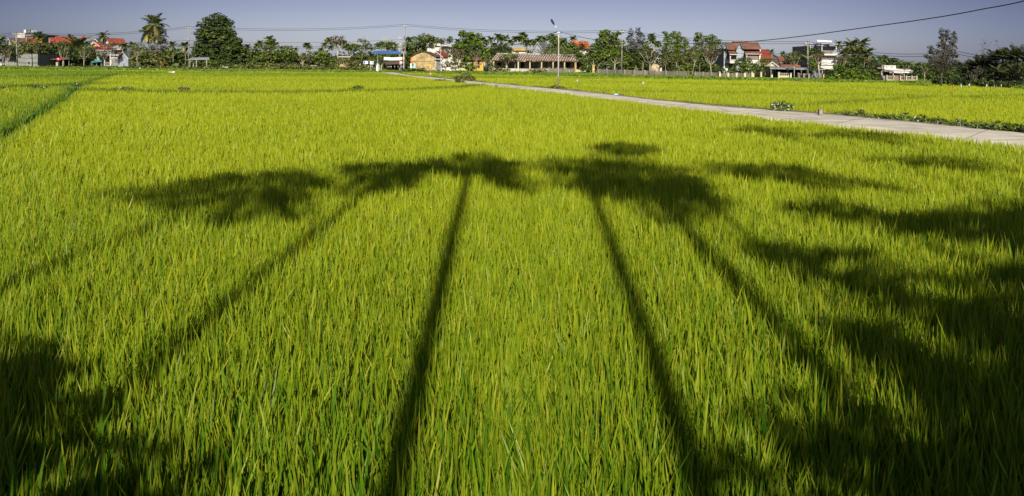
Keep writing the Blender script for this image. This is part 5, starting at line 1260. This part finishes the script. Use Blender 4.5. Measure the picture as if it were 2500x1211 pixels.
b.box('balcony', 'white', 1822, 1856, 146, 155, -3.2, -.2); b.box('post', 'white', 1822, 1824.2, 132.8, 146, -3.2, -2.9); b.box('post', 'white', 1853.8, 1856, 132.8, 146, -3.2, -2.9)
b.win(1824.4, 1853.6, 132.9, 145.9, -2.9, 'frame', 3, g='pink' if False else 'glass')
M_ = b.mb()
for yy in (135, 137.2, 139.4, 141.6, 143.8): M_.box(b.P(1825, 0, -3).x, b.P(1853, 0, -3).x, b.D - 3.04, b.D - 2.97, b.P(1840, yy + 1.1, -3).z, b.P(1840, yy, -3).z)
M_.build('blinds', W['pink'], b.root)
b.box('wing_wall', 'cream', 1856.5, 1884, 141, None, .5, 8); b.poly('wing_roof', 'red', [(1855, 141.5, -.5), (1885, 141, -.5), (1875, 120.5, 5), (1855, 120.5, 5)])
b.box('chimney_block', 'brown', 1791, 1812, 100.8, 103, 3.8, 4.6); b.box('pipe', 'frame', 1813.5, 1814.2, 120, 150, -1.6, -1.52)
b = Bld('lamp_post', 'small white lamp on a post left of the villa', 'lamp', 1768.5, 106); b.box('pole', 'steel', 1768, 1769, 129, 188, 0, .1); b.mb().tube([b.P(1768.5, y, .05) for y in (168.5, 167, 164, 161.5)], [.07, .2, .17, .05], 8).build('lamp_shade', W['bwhite'], b.root, smooth=True); b.box('bracket', 'steel', 1768.2, 1771, 138.5, 139.5, .02, .08)
b = Bld('round_sign', 'round white no entry sign at the villa fence', 'sign', 1774, 104)
c = b.P(1774, 169.5, 0); d_ = b.mb().prism(ring(.21, 0), (0, .03, 0)).build('disc', W['concw'], b.root); b.mb().prism(ring(.16, -.01), (0, .008, 0)).build('marking', W['bwhite'], d_); b.mb().box(c.x - .09, c.x + .09, c.y - .02, c.y - .012, c.z - .03, c.z + .03).build('marking', W['ink'], d_); b.box('post', 'concw', 1773.2, 1774.8, 172, 189, .035, .1)
# pillars right of the villa
for k, (x0, x1, yt, yb, m, lab) in enumerate([(1834.5, 1838.5, 175, 191, 'cream', 'cream gate pillar with chips, left of the villa gate'), (1856.5, 1861, 175, 191, 'cream', 'cream gate pillar right of the villa gate'),
        (1883.5, 1887, 175, 190, 'white', 'white pillar under the left end of the awning'), (1900, 1905, 176, 193.5, 'cream', 'pale green tall pillar before the dark carport'), (1929.5, 1933, 178, 193, 'white', 'white gate pillar with a dark slot'),
        (2009.5, 2013, 181, 196, 'yellow', 'bright yellow pillar right of the iron gate')]):
    D = hit(x0, yb, VILZ).y; b = Bld('gate_pillar', lab, 'pillar', (x0 + x1) / 2, D); b.box('shaft', m, x0, x1, yt + 1, None, 0, .35); b.box('cap', 'concw', x0 - .4, x1 + .4, yt, yt + 1, -.04, .39)
b = Bld('garden_wall', 'low cream wall with railings between the carport pillars', 'wall', 1915, 101); b.box('panel', 'cream', 1905, 1929, 184, None, 0, .2); b.box('rail', 'white', 1905, 1929, 178.5, 179.5, .05, .15)
for x in (1909, 1914, 1919, 1924): b.box('baluster', 'white', x, x + 1, 179.5, 184, .06, .14)
# awning house
b = Bld('house', 'low house with a long grey metal awning and dark carport', 'house', 1925, 106)
b.poly('awning', 'metal', [(1880, 166.5, -3.5), (1971, 168.5, -3.5), (1968, 163, 1), (1878, 161.5, 1)], (0, 0, -.12)); b.box('beam', 'white', 1880.5, 1971, 168, 169, -3.4, -3.25)
for x in (1882, 1923, 1956, 1969.5): b.box('post', 'concw', x, x + 1.5, 168.6, None, -3.35, -3.15)
b.box('wall', 'ochre', 1880, 1970, 162, None, 1, 8); b.box('shaded_backing', 'dark', 1884, 1969, 169, None, .6, .95); b.box('column', 'cream', 1887, 1889.5, 168, None, .1, .5); b.box('column', 'cream', 1893, 1895, 168, None, .1, .5)  # dark sheet before the ochre wall paints the carport's inner shade
b.poly('roof', 'brown', [(1856, 157, -1), (1880, 157, -1), (1878, 144.8, 3), (1866, 144.8, 3)]); b.poly('roof', 'darkroof', [(1885, 162, 0), (1904, 162, 0), (1896, 137, 5), (1882, 142, 4)])
b.poly('roof', 'brown', [(1904, 152.5, 1), (1935, 152.5, 1), (1928, 137.5, 5), (1897, 137.5, 5)]); b.poly('roof', 'brown', [(1906, 161, -1), (1944, 161, -1), (1938, 154.5, 1.5), (1905, 154.5, 1.5)]); b.box('ridge_beam', 'concw', 1904, 1926, 153, 154.4, .6, .95)
b.mb().prism([b.P(1878, 162, -1), b.P(1900, 162, -1), b.P(1885.5, 151.5, -1)], (0, .3, 0)).build('gable', W['cream'], b.root)
M_ = b.mb()
for q, r2 in ((1874, 161), (1903, 163)): M_.prism([b.P(1885.5, 150, -1.3), b.P(q, r2, -1.3), b.P(q + (2 if q < 1885 else -2.4), r2, -1.3), b.P(1885.5, 152, -1.3)], (0, .28, 0))
M_.build('bargeboard', W['white'], b.root); b.win(1888, 1891, 156.5, 160, -1.02, bars=0)
b = Bld('house', 'orange hip roof behind the carport awning', 'house', 1956, 112); b.box('wall', 'pink', 1945, 1968, 160, None, 0, 5); b.poly('roof', 'orange', [(1941, 161, -.5), (1969, 161, -.5), (1960, 147, 4), (1951, 150, 4)])
b = Bld('water_tank', 'pale upright plastic water barrel beside the carport', 'tank', 1949, 100); c = b.P(1949, 187, 0)
b.mb().tube([(c.x, c.y, z) for z in (VILZ, VILZ + .1, VILZ + .5, VILZ + .75, at(1949, 178, 100).z)], [.14, .16, .16, .14, .09], 10).build('barrel', W['bluegrey'], b.root, smooth=True); b.mb().tube([(c.x, c.y, at(1949, 178.2, 100).z), (c.x, c.y, at(1949, 177.2, 100).z)], .1, 8).build('lid', W['shade'], b.root)
b = Bld('iron_gate', 'grey iron gate left of the yellow pillar', 'gate', 1994, 98); 
for x in (1982, 1991, 2000): b.box('bar', 'steel', x, x + .7, 176, 194, 0, .06)
b.box('panel', 'shade', 1982, 2009, 178, 194, .07, .1); b.box('rail', 'steel', 1982, 2009, 186, 186.7, -.03, -.004)
b = Bld('carport', 'flat porch canopy right of the large pale trunk', 'carport', 2008, 101); b.box('roof', 'white', 2001, 2016, 169, 170, -1, 3); b.box('shaded_backing', 'dark', 2000, 2014, 171, None, 2.5, 3); b.box('post', 'white', 2007.5, 2008.6, 170, None, -.8, -.65)
# balcony building
b = Bld('balcony_house', 'narrow three storey white house with balconies and a roof terrace canopy', 'house', 2025, 106)
b.box('side_wall', 'shade', 1979, 2005.5, 113, None, 2, 9); b.box('wall', 'white', 2005.5, 2044, 136, None, 0, 9)
b.box('wall', 'bluegrey', 2006, 2043, 112.5, 136, 2.5, 9); b.box('slab', 'white', 2006, 2045, 131, 135.5, -.8, 2.5)
b.box('soffit', 'yellow', 2010, 2043, 135.6, 137.8, -.3, -.02); b.box('post', 'white', 2006, 2007.6, 107, 131, -.7, -.5); b.box('post', 'white', 2042.5, 2044.5, 123.5, None, -.75, -.5); b.box('post', 'white', 2041, 2042.2, 108, 124, -.3, -.1)
rl = b.box('railing', 'concw', 2006.5, 2045, 123.5, 124.8, -.75, -.6); M_ = b.mb()
for k in range(16): 
    x = 2008 + k * 2.3; M_.box(b.P(x, 0, -.7).x, b.P(x + .9, 0, -.7).x, b.D - .7, b.D - .65, b.P(x, 131, -.7).z, b.P(x, 124.8, -.7).z)
M_.build('baluster_row', W['concw'], b.root)
b.box('canopy', 'white', 2006, 2046, 106.3, 107.6, -.8, 4); b.poly('canopy', 'metal', [(1995, 101.5, 0), (2031, 104.5, 0), (2046, 109, 0), (2044, 107.5, 4), (1996, 100, 4)], (0, 0, -.08)); b.poly('sunshade_frame', 'bwhite', [(1995, 97.5, 1), (2031, 99.5, 1), (2031, 103, 1), (1995, 101.5, 1)], (0, .1, 0))
b.box('parapet', 'bluegrey', 1979, 2006, 111.6, 113, 1.9, 9); b.box('stair_rail', 'concw', 1990, 1993, 106, 111.6, 2.4, 2.6)
for x in (1982, 1995, 2003): b.box('rod', 'steel', x, x + .6, 100, 112, 2.4, 2.5)
b.poly('stair_wall', 'bluegrey', [(1992, 116, 1.9), (2003, 122.5, 1.9), (2003, 112.8, 1.9), (1992, 112.8, 1.9)], (0, .08, 0))
for x0, x1 in ((2017, 2024), (2007.5, 2012)): b.win(x0, x1, 118, 123, 2.5)
b.box('sign_panel', 'dark', 2014, 2025, 108.6, 112, 1.2, 1.4)
for x in (2008.5, 2012.5, 2016.3, 2020, 2028.5, 2032.5): b.win(x, x + 3, 144, 152.5, 0, 'bwhite', 0)
b.box('ledge', 'white', 2005, 2045, 142.3, 143.2, -.3, -.01); b.box('ledge', 'concw', 2005, 2045, 158, 159, -.2, -.01); b.box('side_strip', 'white', 1977.8, 1979, 111, 136, 1.9, 2.4)
b.poly('porch_roof', 'white', [(2003, 163, -2), (2010, 165.5, -2), (2046, 170, -2), (2046, 167, 0), (2003, 161, 0)], (0, 0, -.1))
# white low house at right
b = Bld('bungalow', 'low white bungalow with a ventilated parapet and a long sloping porch roof', 'house', 2190, 98)
b.box('parapet', 'white', 2159, 2187, 159.5, 169, .3, .7); b.box('wall', 'grey', 2153, 2159, 158.5, None, .6, 7); b.box('wall', 'pink', 2159, 2224, 168, None, 2, 8)
M_ = b.mb()
for (x, y, w_) in [(2162, 162, .8), (2164.5, 161.7, 1.1), (2167.5, 161.7, 1.1), (2170.5, 162, .8), (2164.5, 164, 4), (2175.5, 162.2, .8), (2177.5, 161.9, 1.4), (2180.5, 161.9, 1.4), (2183.5, 162.6, .8), (2177.5, 165, 4)]:
    M_.box(b.P(x, 0, .3).x, b.P(x + w_, 0, .3).x, b.D + .27, b.D + .298, b.P(x, y + .9, .3).z, b.P(x, y, .3).z)
M_.build('vent_holes', W['dark'], b.root)
b.poly('porch_roof', 'white', [(2158, 169, .2), (2183, 175, -2), (2205, 175, -2), (2240, 177, -2), (2238, 173.5, 1), (2205, 169, 1), (2187, 167, 1)], (0, 0, -.14))
for x in (2152, 2180.5, 2207.5, 2239): b.box('post', 'white', x, x + 1.3, 173.5, None, -1.8, -1.6)
b.box('shaded_backing', 'dark', 2160, 2170, 175, None, 1.7, 1.95); b.win(2170.5, 2174, 176, 184, 1.95); b.box('shaded_backing', 'dark', 2210, 2238, 176, None, 1.6, 1.9); b.box('eave', 'wood', 2142, 2158, 164.5, 168, .2, 3)
b = Bld('garden_wall', 'yellow and white garden wall with posts before the bungalow', 'wall', 2200, 90)
for x in (2164.5, 2181.5, 2197.5, 2212, 2225.5, 2237.5): b.box('post', 'cream', x, x + 2.6, 184 + (x - 2164) * .03, None, 0, .35)
for x in (2164.3, 2181.3, 2197.3, 2211.8, 2225.3, 2237.3): b.box('cap', 'white', x, x + 3.0, 183.2 + (x - 2164) * .03, 184 + (x - 2164) * .03, -.04, .39)
for (x0, x1) in ((2167.2, 2181.4), (2200.2, 2211.8), (2214.8, 2225.3), (2228.2, 2237.3)):
    b.box('panel', 'cream', x0, x1, 194.5, None, .1, .3); b.box('rail', 'white', x0, x1, 185.2 + (x0 - 2164) * .03, 186 + (x0 - 2164) * .03, .12, .2); M_ = b.mb(); x = x0 + .6
    while x < x1 - .5: M_.box(b.P(x, 0, .13).x, b.P(x + .55, 0, .13).x, b.D + .13, b.D + .18, b.P(x, 194.5, .13).z, b.P(x, 186, .13).z); x += 1.4
    M_.build('baluster_row', W['pink'], b.root)
b = Bld('wooden_gate', 'dark brown wooden gate in the yellow garden wall', 'gate', 2190, 90.3); b.box('leaf', 'wood', 2184.6, 2190.8, 184.5, 199, 0, .06); b.box('leaf', 'wood', 2191.2, 2197.2, 184.5, 199, 0, .06); b.box('rail', 'ochre', 2185, 2197, 188, 188.6, -.03, -.003)
b = Bld('grey_wall', 'plain grey wall piece left of the yellow wall', 'wall', 2160, 91); b.box('panel', 'grey', 2156.5, 2164, 185, None, 0, .25); b.box('post', 'cream', 2155, 2156.4, 184, None, -.05, .3)

# ------------------------------------------------------------------ poles and wires
def pole(label, xt, yt, xb, yb, D=None, r=.105, arm=1.0, low=None):
    D = D or gD(xb, yb); A = at(xb, yb, D); A.z = VILZ; T = at(xt, yt, D)
    root = empty('utility_pole', A, label, 'utility pole', 'utility poles along the village road')
    MB(A).tube([A - Vector((0, 0, .2)), A.lerp(T, .5), T], [r * 1.25, r, r * .75], 8).build('pole', W['conc'], root, smooth=True)
    a_ = MB(A).box(T.x - arm * .5, T.x + arm * .5, T.y - r - .1, T.y - r, T.z - .42, T.z - .32).build('crossarm', W['steel'], root)
    for dx in (-.42, 0, .42):
        p = Vector((T.x + dx * arm, T.y - r - .05, T.z - .32)); MB(A).tube([p, p + Vector((0, 0, .1)), p + Vector((0, 0, .22))], [.03, .07, .04], 6).build('insulator', W['pink'], a_)
    if low:
        p = at(xt + (xb - xt) * .5, low, D); c_ = MB(A); c_.tube([p + Vector((-.8, 0, .35)), p + Vector((-.15, 0, 0))], .035, 5); c_.tube([p + Vector((.15, 0, 0)), p + Vector((.8, 0, .35))], .035, 5); c_.build('bracket', W['steel'], root)
    return T
PO = [pole('leftmost concrete utility pole, before the grey shed', 39, 78, 43, 164, low=104), pole('second concrete utility pole, left of the open shelter', 462, 63, 460.5, 166, low=97),
      pole('tallest concrete utility pole at the lane mouth', 990, 58, 988, 171, low=108), pole('concrete utility pole rising beside the stacked almond tree', 1519, 72, 1517.5, 182.5, low=104),
      pole('rightmost concrete utility pole, left of the balcony house', 1972, 99, 1972.5, 193, low=140)]
b = Bld('utility_pole', 'thin distant pole behind the banner gate', 'utility pole', 976.5, 165); b.mb().tube([b.P(976.5, 150), b.P(976.5, 87)], [.12, .09], 6).build('pole', W['concw'], b.root); b.box('crossarm', 'steel', 973, 981, 92, 93, -.1, 0)
def wire(label, pts, r=.03, m='black', group=None, cat='cable', parts=None):
    """pts: world points; smoothed"""
    P = [Vector(p) for p in pts]; out = []
    for i in range(len(P) - 1):
        p0 = P[max(i - 1, 0)]; p1 = P[i]; p2 = P[i + 1]; p3 = P[min(i + 2, len(P) - 1)]
        for t in np.linspace(0, 1, 10, endpoint=False):
            out.append(.5 * ((2 * p1) + (p2 - p0) * t + (2 * p0 - 5 * p1 + 4 * p2 - p3) * t * t + (-p0 + 3 * p1 - 3 * p2 + p3) * t ** 3))
    out.append(P[-1]); o = MB(out[0]).tube(out, r, 5).build('power_line', W[m], None, out[0]); tag(o, label, cat, group)
    return o
def span_pts(A, B, sag, n_=8):
    return [A.lerp(B, t) - Vector((0, 0, sag * 4 * t * (1 - t))) for t in np.linspace(0, 1, n_, endpoint=False)]
ends = [at(-420, 110, 140)] + PO + [at(2340, 124, 80), at(2780, 150, 60)]
sags = [.5, .75, .75, .65, .65, .85, .6]
WH = ['far left end of', 'left part of', 'stretch left of the tallest pole of', 'stretch right of the tallest pole of', 'stretch above the villa of', 'stretch right of the balcony house of', 'far right end of']
for j, dz in enumerate((-.12, -.42)):
    for i in range(len(ends) - 1):
        A = ends[i] + Vector((0, -.18, dz)); B = ends[i + 1] + Vector((0, -.18, dz))
        wire(f'{WH[i]} the {"upper" if j == 0 else "lower"} twin power line', span_pts(A, B, sags[i]) + [B], .028, group='upper power lines between the poles')
lowz = [104, 97, 97, 101, 141]; LP = [at(-420, 132, 140)] + [at(x, y, p.y - .2) for (x, y, p) in zip((41, 461, 989, 1518, 1972), (104, 99, 97, 107, 132), PO)] + [at(2340, 158, 80), at(2780, 175, 60)]
for j, dz in enumerate((0, -.75, -.95)):
    pts = []
    for i in range(len(LP) - 1): pts += span_pts(LP[i] + Vector((0, 0, dz)), LP[i + 1] + Vector((0, 0, dz)), .5 + .1 * j, 5)
    wire(['highest of the three low telephone wires behind the trees', 'middle one of the three low telephone wires', 'lowest of the three low telephone wires'][j], pts + [LP[-1] + Vector((0, 0, dz))], .025)

# ------------------------------------------------------------------ lamp posts by the lane and their cable
def lamp_post(label, xt, yt, xb, yb, D, r=.055, head=True, z=PZ):
    A = at(xb, yb, D); A.z = z - .1; T = at(xt, yt, D)
    root = empty('street_lamp', A, label, 'street lamp', 'street lamps along the lane'); s = D / FPX
    MB(A).tube([A, A.lerp(T, .5), T], [r * 1.15, r, r * .85], 10).build('pole', W['concw'], root, smooth=True)
    MB(A).box(A.x - .16, A.x + .16, A.y - .16, A.y + .16, A.z, A.z + .22).build('base', W['conc'], root)
    if head:
        H1 = T + Vector((-.18, 0, .28)); H2 = T + Vector((-.34, 0, .46)); H3 = T + Vector((-.60, 0, .92))
        ar = MB(A).tube([T + Vector((.06, 0, -.05)), H1, H2], .022, 6).build('arm', W['steel'], root, smooth=True)
        MB(A).tube([H2, H2.lerp(H3, .25), H2.lerp(H3, .65), H2.lerp(H3, .9), H3], [.03, .07, .095, .075, .03], 8).build('lamp_head', W['black'], root, smooth=True)
        q = H2.lerp(H3, .68) + Vector((0, -.085, .0)); MB(A).tube([q + Vector((-.05, 0, .06)), q + Vector((.03, -.004, -.06))], [.035, .035], 6).build('lens', W['glass'], root)
    c_ = MB(A)
    for k in range(4): c_.box(T.x + (-.2 if k % 2 else .12), T.x + (-.12 if k % 2 else .2), T.y - .12, T.y - .04, T.z - .18 - .13 * k, T.z - .10 - .13 * k)
    c_.build('clamp', W['slate'], root); MB(A).box(T.x - .16, T.x + .16, T.y - .1, T.y - .07, T.z - .16, T.z - .1).build('bracket', W['steel'], root)
    return T
T1 = lamp_post('tall pale lamp post with a dark lamp head beside the lane', 1364, 76, 1363, 214, hit(1363, 214, PZ).y)
T2 = lamp_post('thin far lamp post at the lane mouth, without a lamp head', 1076, 108, 1075.5, 186, 92, .05, False)
B3 = at(2760, -95, 17)
A3 = Vector((B3.x, B3.y, 0)); rt = empty('street_lamp', A3, 'near lamp post outside the right edge holding the cable', 'street lamp', 'street lamps along the lane')
MB(A3).tube([A3, B3 + Vector((0, 0, .1))], [.11, .08], 10).build('pole', W['concw'], rt, smooth=True); MB(A3).box(B3.x - .2, B3.x + .2, B3.y - .14, B3.y - .08, B3.z - .1, B3.z).build('clamp', W['slate'], rt)
def plan_pts(A, B, pxs):
    """points on the vertical plane through A and B seen at given pixels"""
    out = []
    for (x, y) in pxs:
        lo, hi = min(A.y, B.y), max(A.y, B.y)
        for _ in range(40):
            m_ = (lo + hi) / 2; p = at(x, y, m_); xl = A.x + (B.x - A.x) * (m_ - A.y) / (B.y - A.y)
            # nearer points of the plane lie further right
            if (p.x < xl): lo = m_ if B.y < A.y and (B.x - A.x) > 0 and False else lo
            f = p.x - xl
            if (f > 0) == (at(x, y, hi).x - (A.x + (B.x - A.x) * (hi - A.y) / (B.y - A.y)) > 0): hi = m_
            else: lo = m_
        out.append(at(x, y, (lo + hi) / 2))
    return out
wire('thick black cable swooping from the lamp post up out of the top right', [T1 + Vector((.1, 0, -.06))] + plan_pts(T1, B3, [(1400, 86), (1445, 95.5), (1520, 102), (1620, 106), (1700, 106.5), (1770, 105), (1830, 101.5), (1900, 95), (1980, 85.5), (2060, 74.5), (2150, 62), (2230, 51), (2320, 37), (2400, 22), (2500, 2), (2620, -40)]) + [B3], .017)
wire('black cable sagging from the lamp post to the far lamp post', [T1 + Vector((-.1, 0, -.06))] + plan_pts(T1, T2, [(1345, 82), (1330, 88), (1300, 98), (1260, 108), (1200, 114), (1130, 113)]) + [T2], .028)

# ------------------------------------------------------------------ small things by the lane and on the paddies
def bush(label, lobes, base, D, kind, tips, leaf, nm='flowering_bush', cat='bush', dens=1.0, zb=PZ - .1, sticks=0):
    t = tree(label, lobes, base, kind, 'grey', D=D, dens=dens * .85, leaf=leaf, tips=tips, name=nm, cat=cat, zb=zb, limbs=False, cl=.8)
    s = D / FPX; M_ = MB(t.location)
    for k in range(7 + sticks):
        q = lobes[k % len(lobes)]; e = at(q[0] + rng.uniform(-.8, .8) * q[2], q[1] - rng.uniform(-.2, 1.15) * q[3], D); a = Vector((t.location.x + rng.uniform(-.25, .25), D + rng.uniform(-.2, .2), zb))
        M_.tube([a, a.lerp(e, .5) + Vector((0, 0, .1)), e], [.018, .012, .005], 4)
    M_.build('stems', bark_grey(), t); return t
bush('white flowering bush on the far edge of the lane', [(1892, 257, 12, 10), (1908, 255, 13, 11), (1924, 260, 12, 8), (1905, 265, 22, 7)], (1906, 272), hit(1906, 270, PZ).y, 'bloom', .13, 2.6)
bush('big dry brownish bush with bare stalks at the lane bend', [(1118, 190, 13, 5), (1138, 186, 15, 6), (1128, 194, 20, 5), (1152, 191, 9, 5)], (1130, 199), hit(1130, 196.5, PZ).y, 'olive', .14, 1.8, sticks=16)
bush('small green bush on the near edge of the lane bend', [(1118, 199, 8, 3.5), (1126, 201, 8, 3)], (1122, 203), hit(1122, 202, PZ).y, 'dark', 0, 2.4)
bush('low weeds around the base of the tall lamp post', [(1348, 213, 10, 2.5), (1370, 214, 12, 2.5), (1385, 216, 10, 2)], (1363, 216), hit(1363, 215, PZ).y + .3, 'mid', .03, 2.4)
bush('low plants on the near lane edge left of the stump', [(1075, 196, 14, 2.4), (1092, 198, 10, 2.2)], (1080, 199), hit(1080, 197.5, PZ).y, 'mid', .02, 2.0)
GB = 'flowering weeds along the right part of the lane'
for k, (x, y, rx, ry) in enumerate([(2075, 278, 16, 5), (2100, 274, 10, 7), (2130, 284, 20, 5), (2170, 284, 14, 7), (2205, 284, 14, 9), (2245, 290, 18, 8), (2290, 296, 20, 8), (2340, 300, 20, 10), (2390, 306, 22, 11), (2440, 308, 22, 13), (2485, 312, 20, 12), (2540, 320, 26, 12)]):
    D = hit(x, y + ry + 1, PZ).y + .5
    bush(f'green weed clump with tiny white flowers on the right verge, {ORD[k]} from the left', [(x, y, rx, ry), (x + rx * .7, y + ry * .4, rx * .7, ry * .6)], (x, y + ry), D, 'bloom' if k % 3 else 'mid', .035, 2.8 + k * .2, 'weed_clump', 'weeds', .45)
bush('flowering weed clump on the left cross bund', [(85, 211, 13, 6), (100, 214, 14, 4), (70, 214, 10, 4)], (85, 218), hit(85, 212, .6).y, 'bloom', .05, 2.2, zb=.2)
bush('weed clump at the left edge of the picture', [(0, 214, 12, 4), (-14, 212, 10, 5)], (0, 218), hit(0, 213, .6).y, 'olive', .08, 3.0, zb=.2)
bush('white flowering weeds at the junction of the bunds', [(186, 206, 10, 5), (198, 208, 8, 3)], (188, 210), hit(188, 206, .6).y, 'bloom', .06, 2.0, zb=.2)
bush('sparse white flowers on the cross bund', [(310, 216, 16, 4), (280, 218, 8, 3)], (305, 222), hit(305, 217, .6).y, 'bloom', .14, 1.6, zb=.2, dens=.5)
bush('pale dry weeds on the cross bund', [(448, 217, 16, 4)], (448, 222), hit(448, 218, .6).y, 'dry', .1, 1.7, zb=.2, dens=.4)
bush('dark grass tuft sticking up from the cross bund', [(874, 213, 14, 4.5), (866, 216, 14, 3)], (872, 220), hit(872, 215, .6).y, 'mid', .04, 1.9, zb=.2, dens=.6)
# square concrete marker
D = hit(2004, 282, PZ).y; b = Bld('marker_post', 'short square concrete marker post beside the lane', 'marker', 2004, D, z=PZ - .25); a = b.P(2000.2, 265.5); c = b.P(2008.6, 282)
M_ = b.mb(); w = (c.x - a.x); h = a.z
M_.prism([(a.x, D, b.z), (c.x, D, b.z), (c.x, D, h - .03), (c.x - .04, D, h), (a.x + .03, D, h), (a.x, D, h - .03)], (0, w, 0)).build('shaft', mat('mossy_concrete', (.24, .21, .17), .95, .6, 6, bump=.4), b.root)
b.mb().box(a.x + w * .2, a.x + w * .75, D - .012, D - .002, h - .2, h - .08).build('plate', W['pink'], b.root)
# stump with stick
D = hit(1212, 213, PZ).y; b = Bld('stump', 'dark broken stump with a stick on the lane edge', 'stump', 1212, D, z=PZ - .05); c = b.P(1212, 211)
b.mb().prism([(c.x - .12, D, b.z), (c.x + .14, D, b.z), (c.x + .13, D, b.z + .2), (c.x + .05, D, b.z + .16), (c.x - .08, D, b.z + .22), (c.x - .13, D, b.z + .13)], (0, .2, 0)).build('block', bark_dark(), b.root); b.mb().tube([(c.x - .02, D + .1, b.z + .1), (c.x - .01, D + .1, b.z + .32), (c.x - .04, D + .1, b.z + .5)], [.018, .014, .008], 5).build('stick', bark_grey(), b.root)
# scare-bird rags on sticks
def crumple(org, c, rx, ry, rz, seed, m, name, parent):
    r_ = np.random.default_rng(seed); V, F = [], []; nu, nv = 9, 6
    for j in range(nv + 1):
        for i in range(nu):
            th = 2 * math.pi * i / nu; ph = math.pi * j / nv; k = 1 + r_.normal(0, .2)
            V.append((c[0] - org[0] + rx * k * math.sin(ph) * math.cos(th), c[1] - org[1] + ry * k * math.sin(ph) * math.sin(th), c[2] - org[2] + rz * math.cos(ph) * (1 + r_.normal(0, .08))))
    for j in range(nv):
        for i in range(nu): F.append((j * nu + i, j * nu + (i + 1) % nu, (j + 1) * nu + (i + 1) % nu, (j + 1) * nu + i))
    return np_mesh(name, V, F, m, None, parent)
def rag(label, x, yt, yb, D, m, wpx=5, lean=0.0, hp=None):
    s = D / FPX; A = at(x, yb, D); A.z = .1; T = at(x + lean, yt + 1, D)
    root = empty('bird_scarer', A, label, 'bird scarer', 'rags on sticks that scare birds from the rice')
    MB(A).tube([A, A.lerp(T, .5), T], [.02, .017, .012], 5).build('stick', W['wood'], root)
    c = at(x + lean * .8, yt + (hp or (yb - yt) * .5) * .5, D); crumple(A, c, wpx * s * .36, wpx * s * .28, (hp or (yb - yt) * .5) * s * .5, int(x), W[m], 'rag', root)
W['rag'] = mat('white_plastic_rag', (.45, .48, .52), .5, .3, 6); W['ragb'] = mat('blue_white_rag', (.35, .55, .62), .5, .3, 6)
rag('teal rag on a stick at the far left of the paddies', 202, 165.5, 172, 103, 'teal', 5)
rag('tiny pale rag on a stick between the teal and the blue one', 302, 167.5, 173, 104, 'rag', 2.4)
rag('leaning pale blue rag on a stick left of the tall palms', 341, 165.5, 173, 104, 'ragb', 5, 1.5)
rag('white rag on a thin stick right of the tall lamp post', 1409, 194, 209, 56, 'rag', 4, .5, hp=7)
rag('white bag hung on a stick in the middle of the far paddy', 1570, 199, 210, 56, 'rag', 5.5, 0, hp=8)
rag('orange red rag on a stick, leftmost of the right hand row', 2326.5, 205, 217, 62, 'orange', 3.2, .5, hp=12)
rag('pale rag on a stick right of the orange one', 2345, 205, 217, 61, 'ragb', 4, 1.5, hp=10)
rag('white rag leaning on a slanted stick, third of the right hand row', 2368, 204.5, 218, 61, 'rag', 5, -2, hp=6)
rag('pale rag before the dark thicket, fourth of the right hand row', 2408, 206, 216, 62, 'rag', 3.6, 1.2, hp=8)
rag('thin pale strip before the dark thicket, fifth of the row', 2427.5, 207, 216, 62, 'rag', 1.6, 0, hp=8)
rag('small white rag before the dark thicket, last of the row', 2444.5, 205, 217, 61, 'rag', 2.6, 0, hp=8)
D = 88; c = at(420, 176.5, D); root = empty('sack', (c.x, D, .55), 'brown and white sack lying on top of the distant rice', 'sack')
crumple((c.x, D, .55), at(416.5, 176.6, D), .28, .2, .12, 3, W['pink'], 'brown_half', root); crumple((c.x, D, .55), at(424, 176.5, D), .22, .18, .13, 5, W['bwhite'], 'white_half', root)
D = hit(1504, 231, .55).y; c = at(1504, 230.5, D); o_ = crumple((c.x, D, .5), c, .13, .12, .05, 8, W['ragb'], 'plastic_bag', None); o_.location = (c.x, D, .5); tag(o_, 'pale blue plastic bag caught on the lane verge', 'plastic bag')
b = Bld('motorbike', 'small grey motorbike parked before the iron gate', 'motorbike', 1980, 97); c = b.P(1980, 191, 0)
b.mb().prism([(c.x - .45, c.y, c.z - .1), (c.x + .4, c.y, c.z - .1), (c.x + .55, c.y, c.z + .3), (c.x + .4, c.y, c.z + .35), (c.x + .15, c.y, c.z + .1), (c.x - .45, c.y, c.z + .2)], (0, .22, 0)).build('body', W['slate'], b.root)
for dx in (-.42, .45): b.mb().tube([(c.x + dx, c.y + .04, c.z - .18), (c.x + dx, c.y + .18, c.z - .18)], [.22, .22], 12).build('wheel', W['black'], b.root)
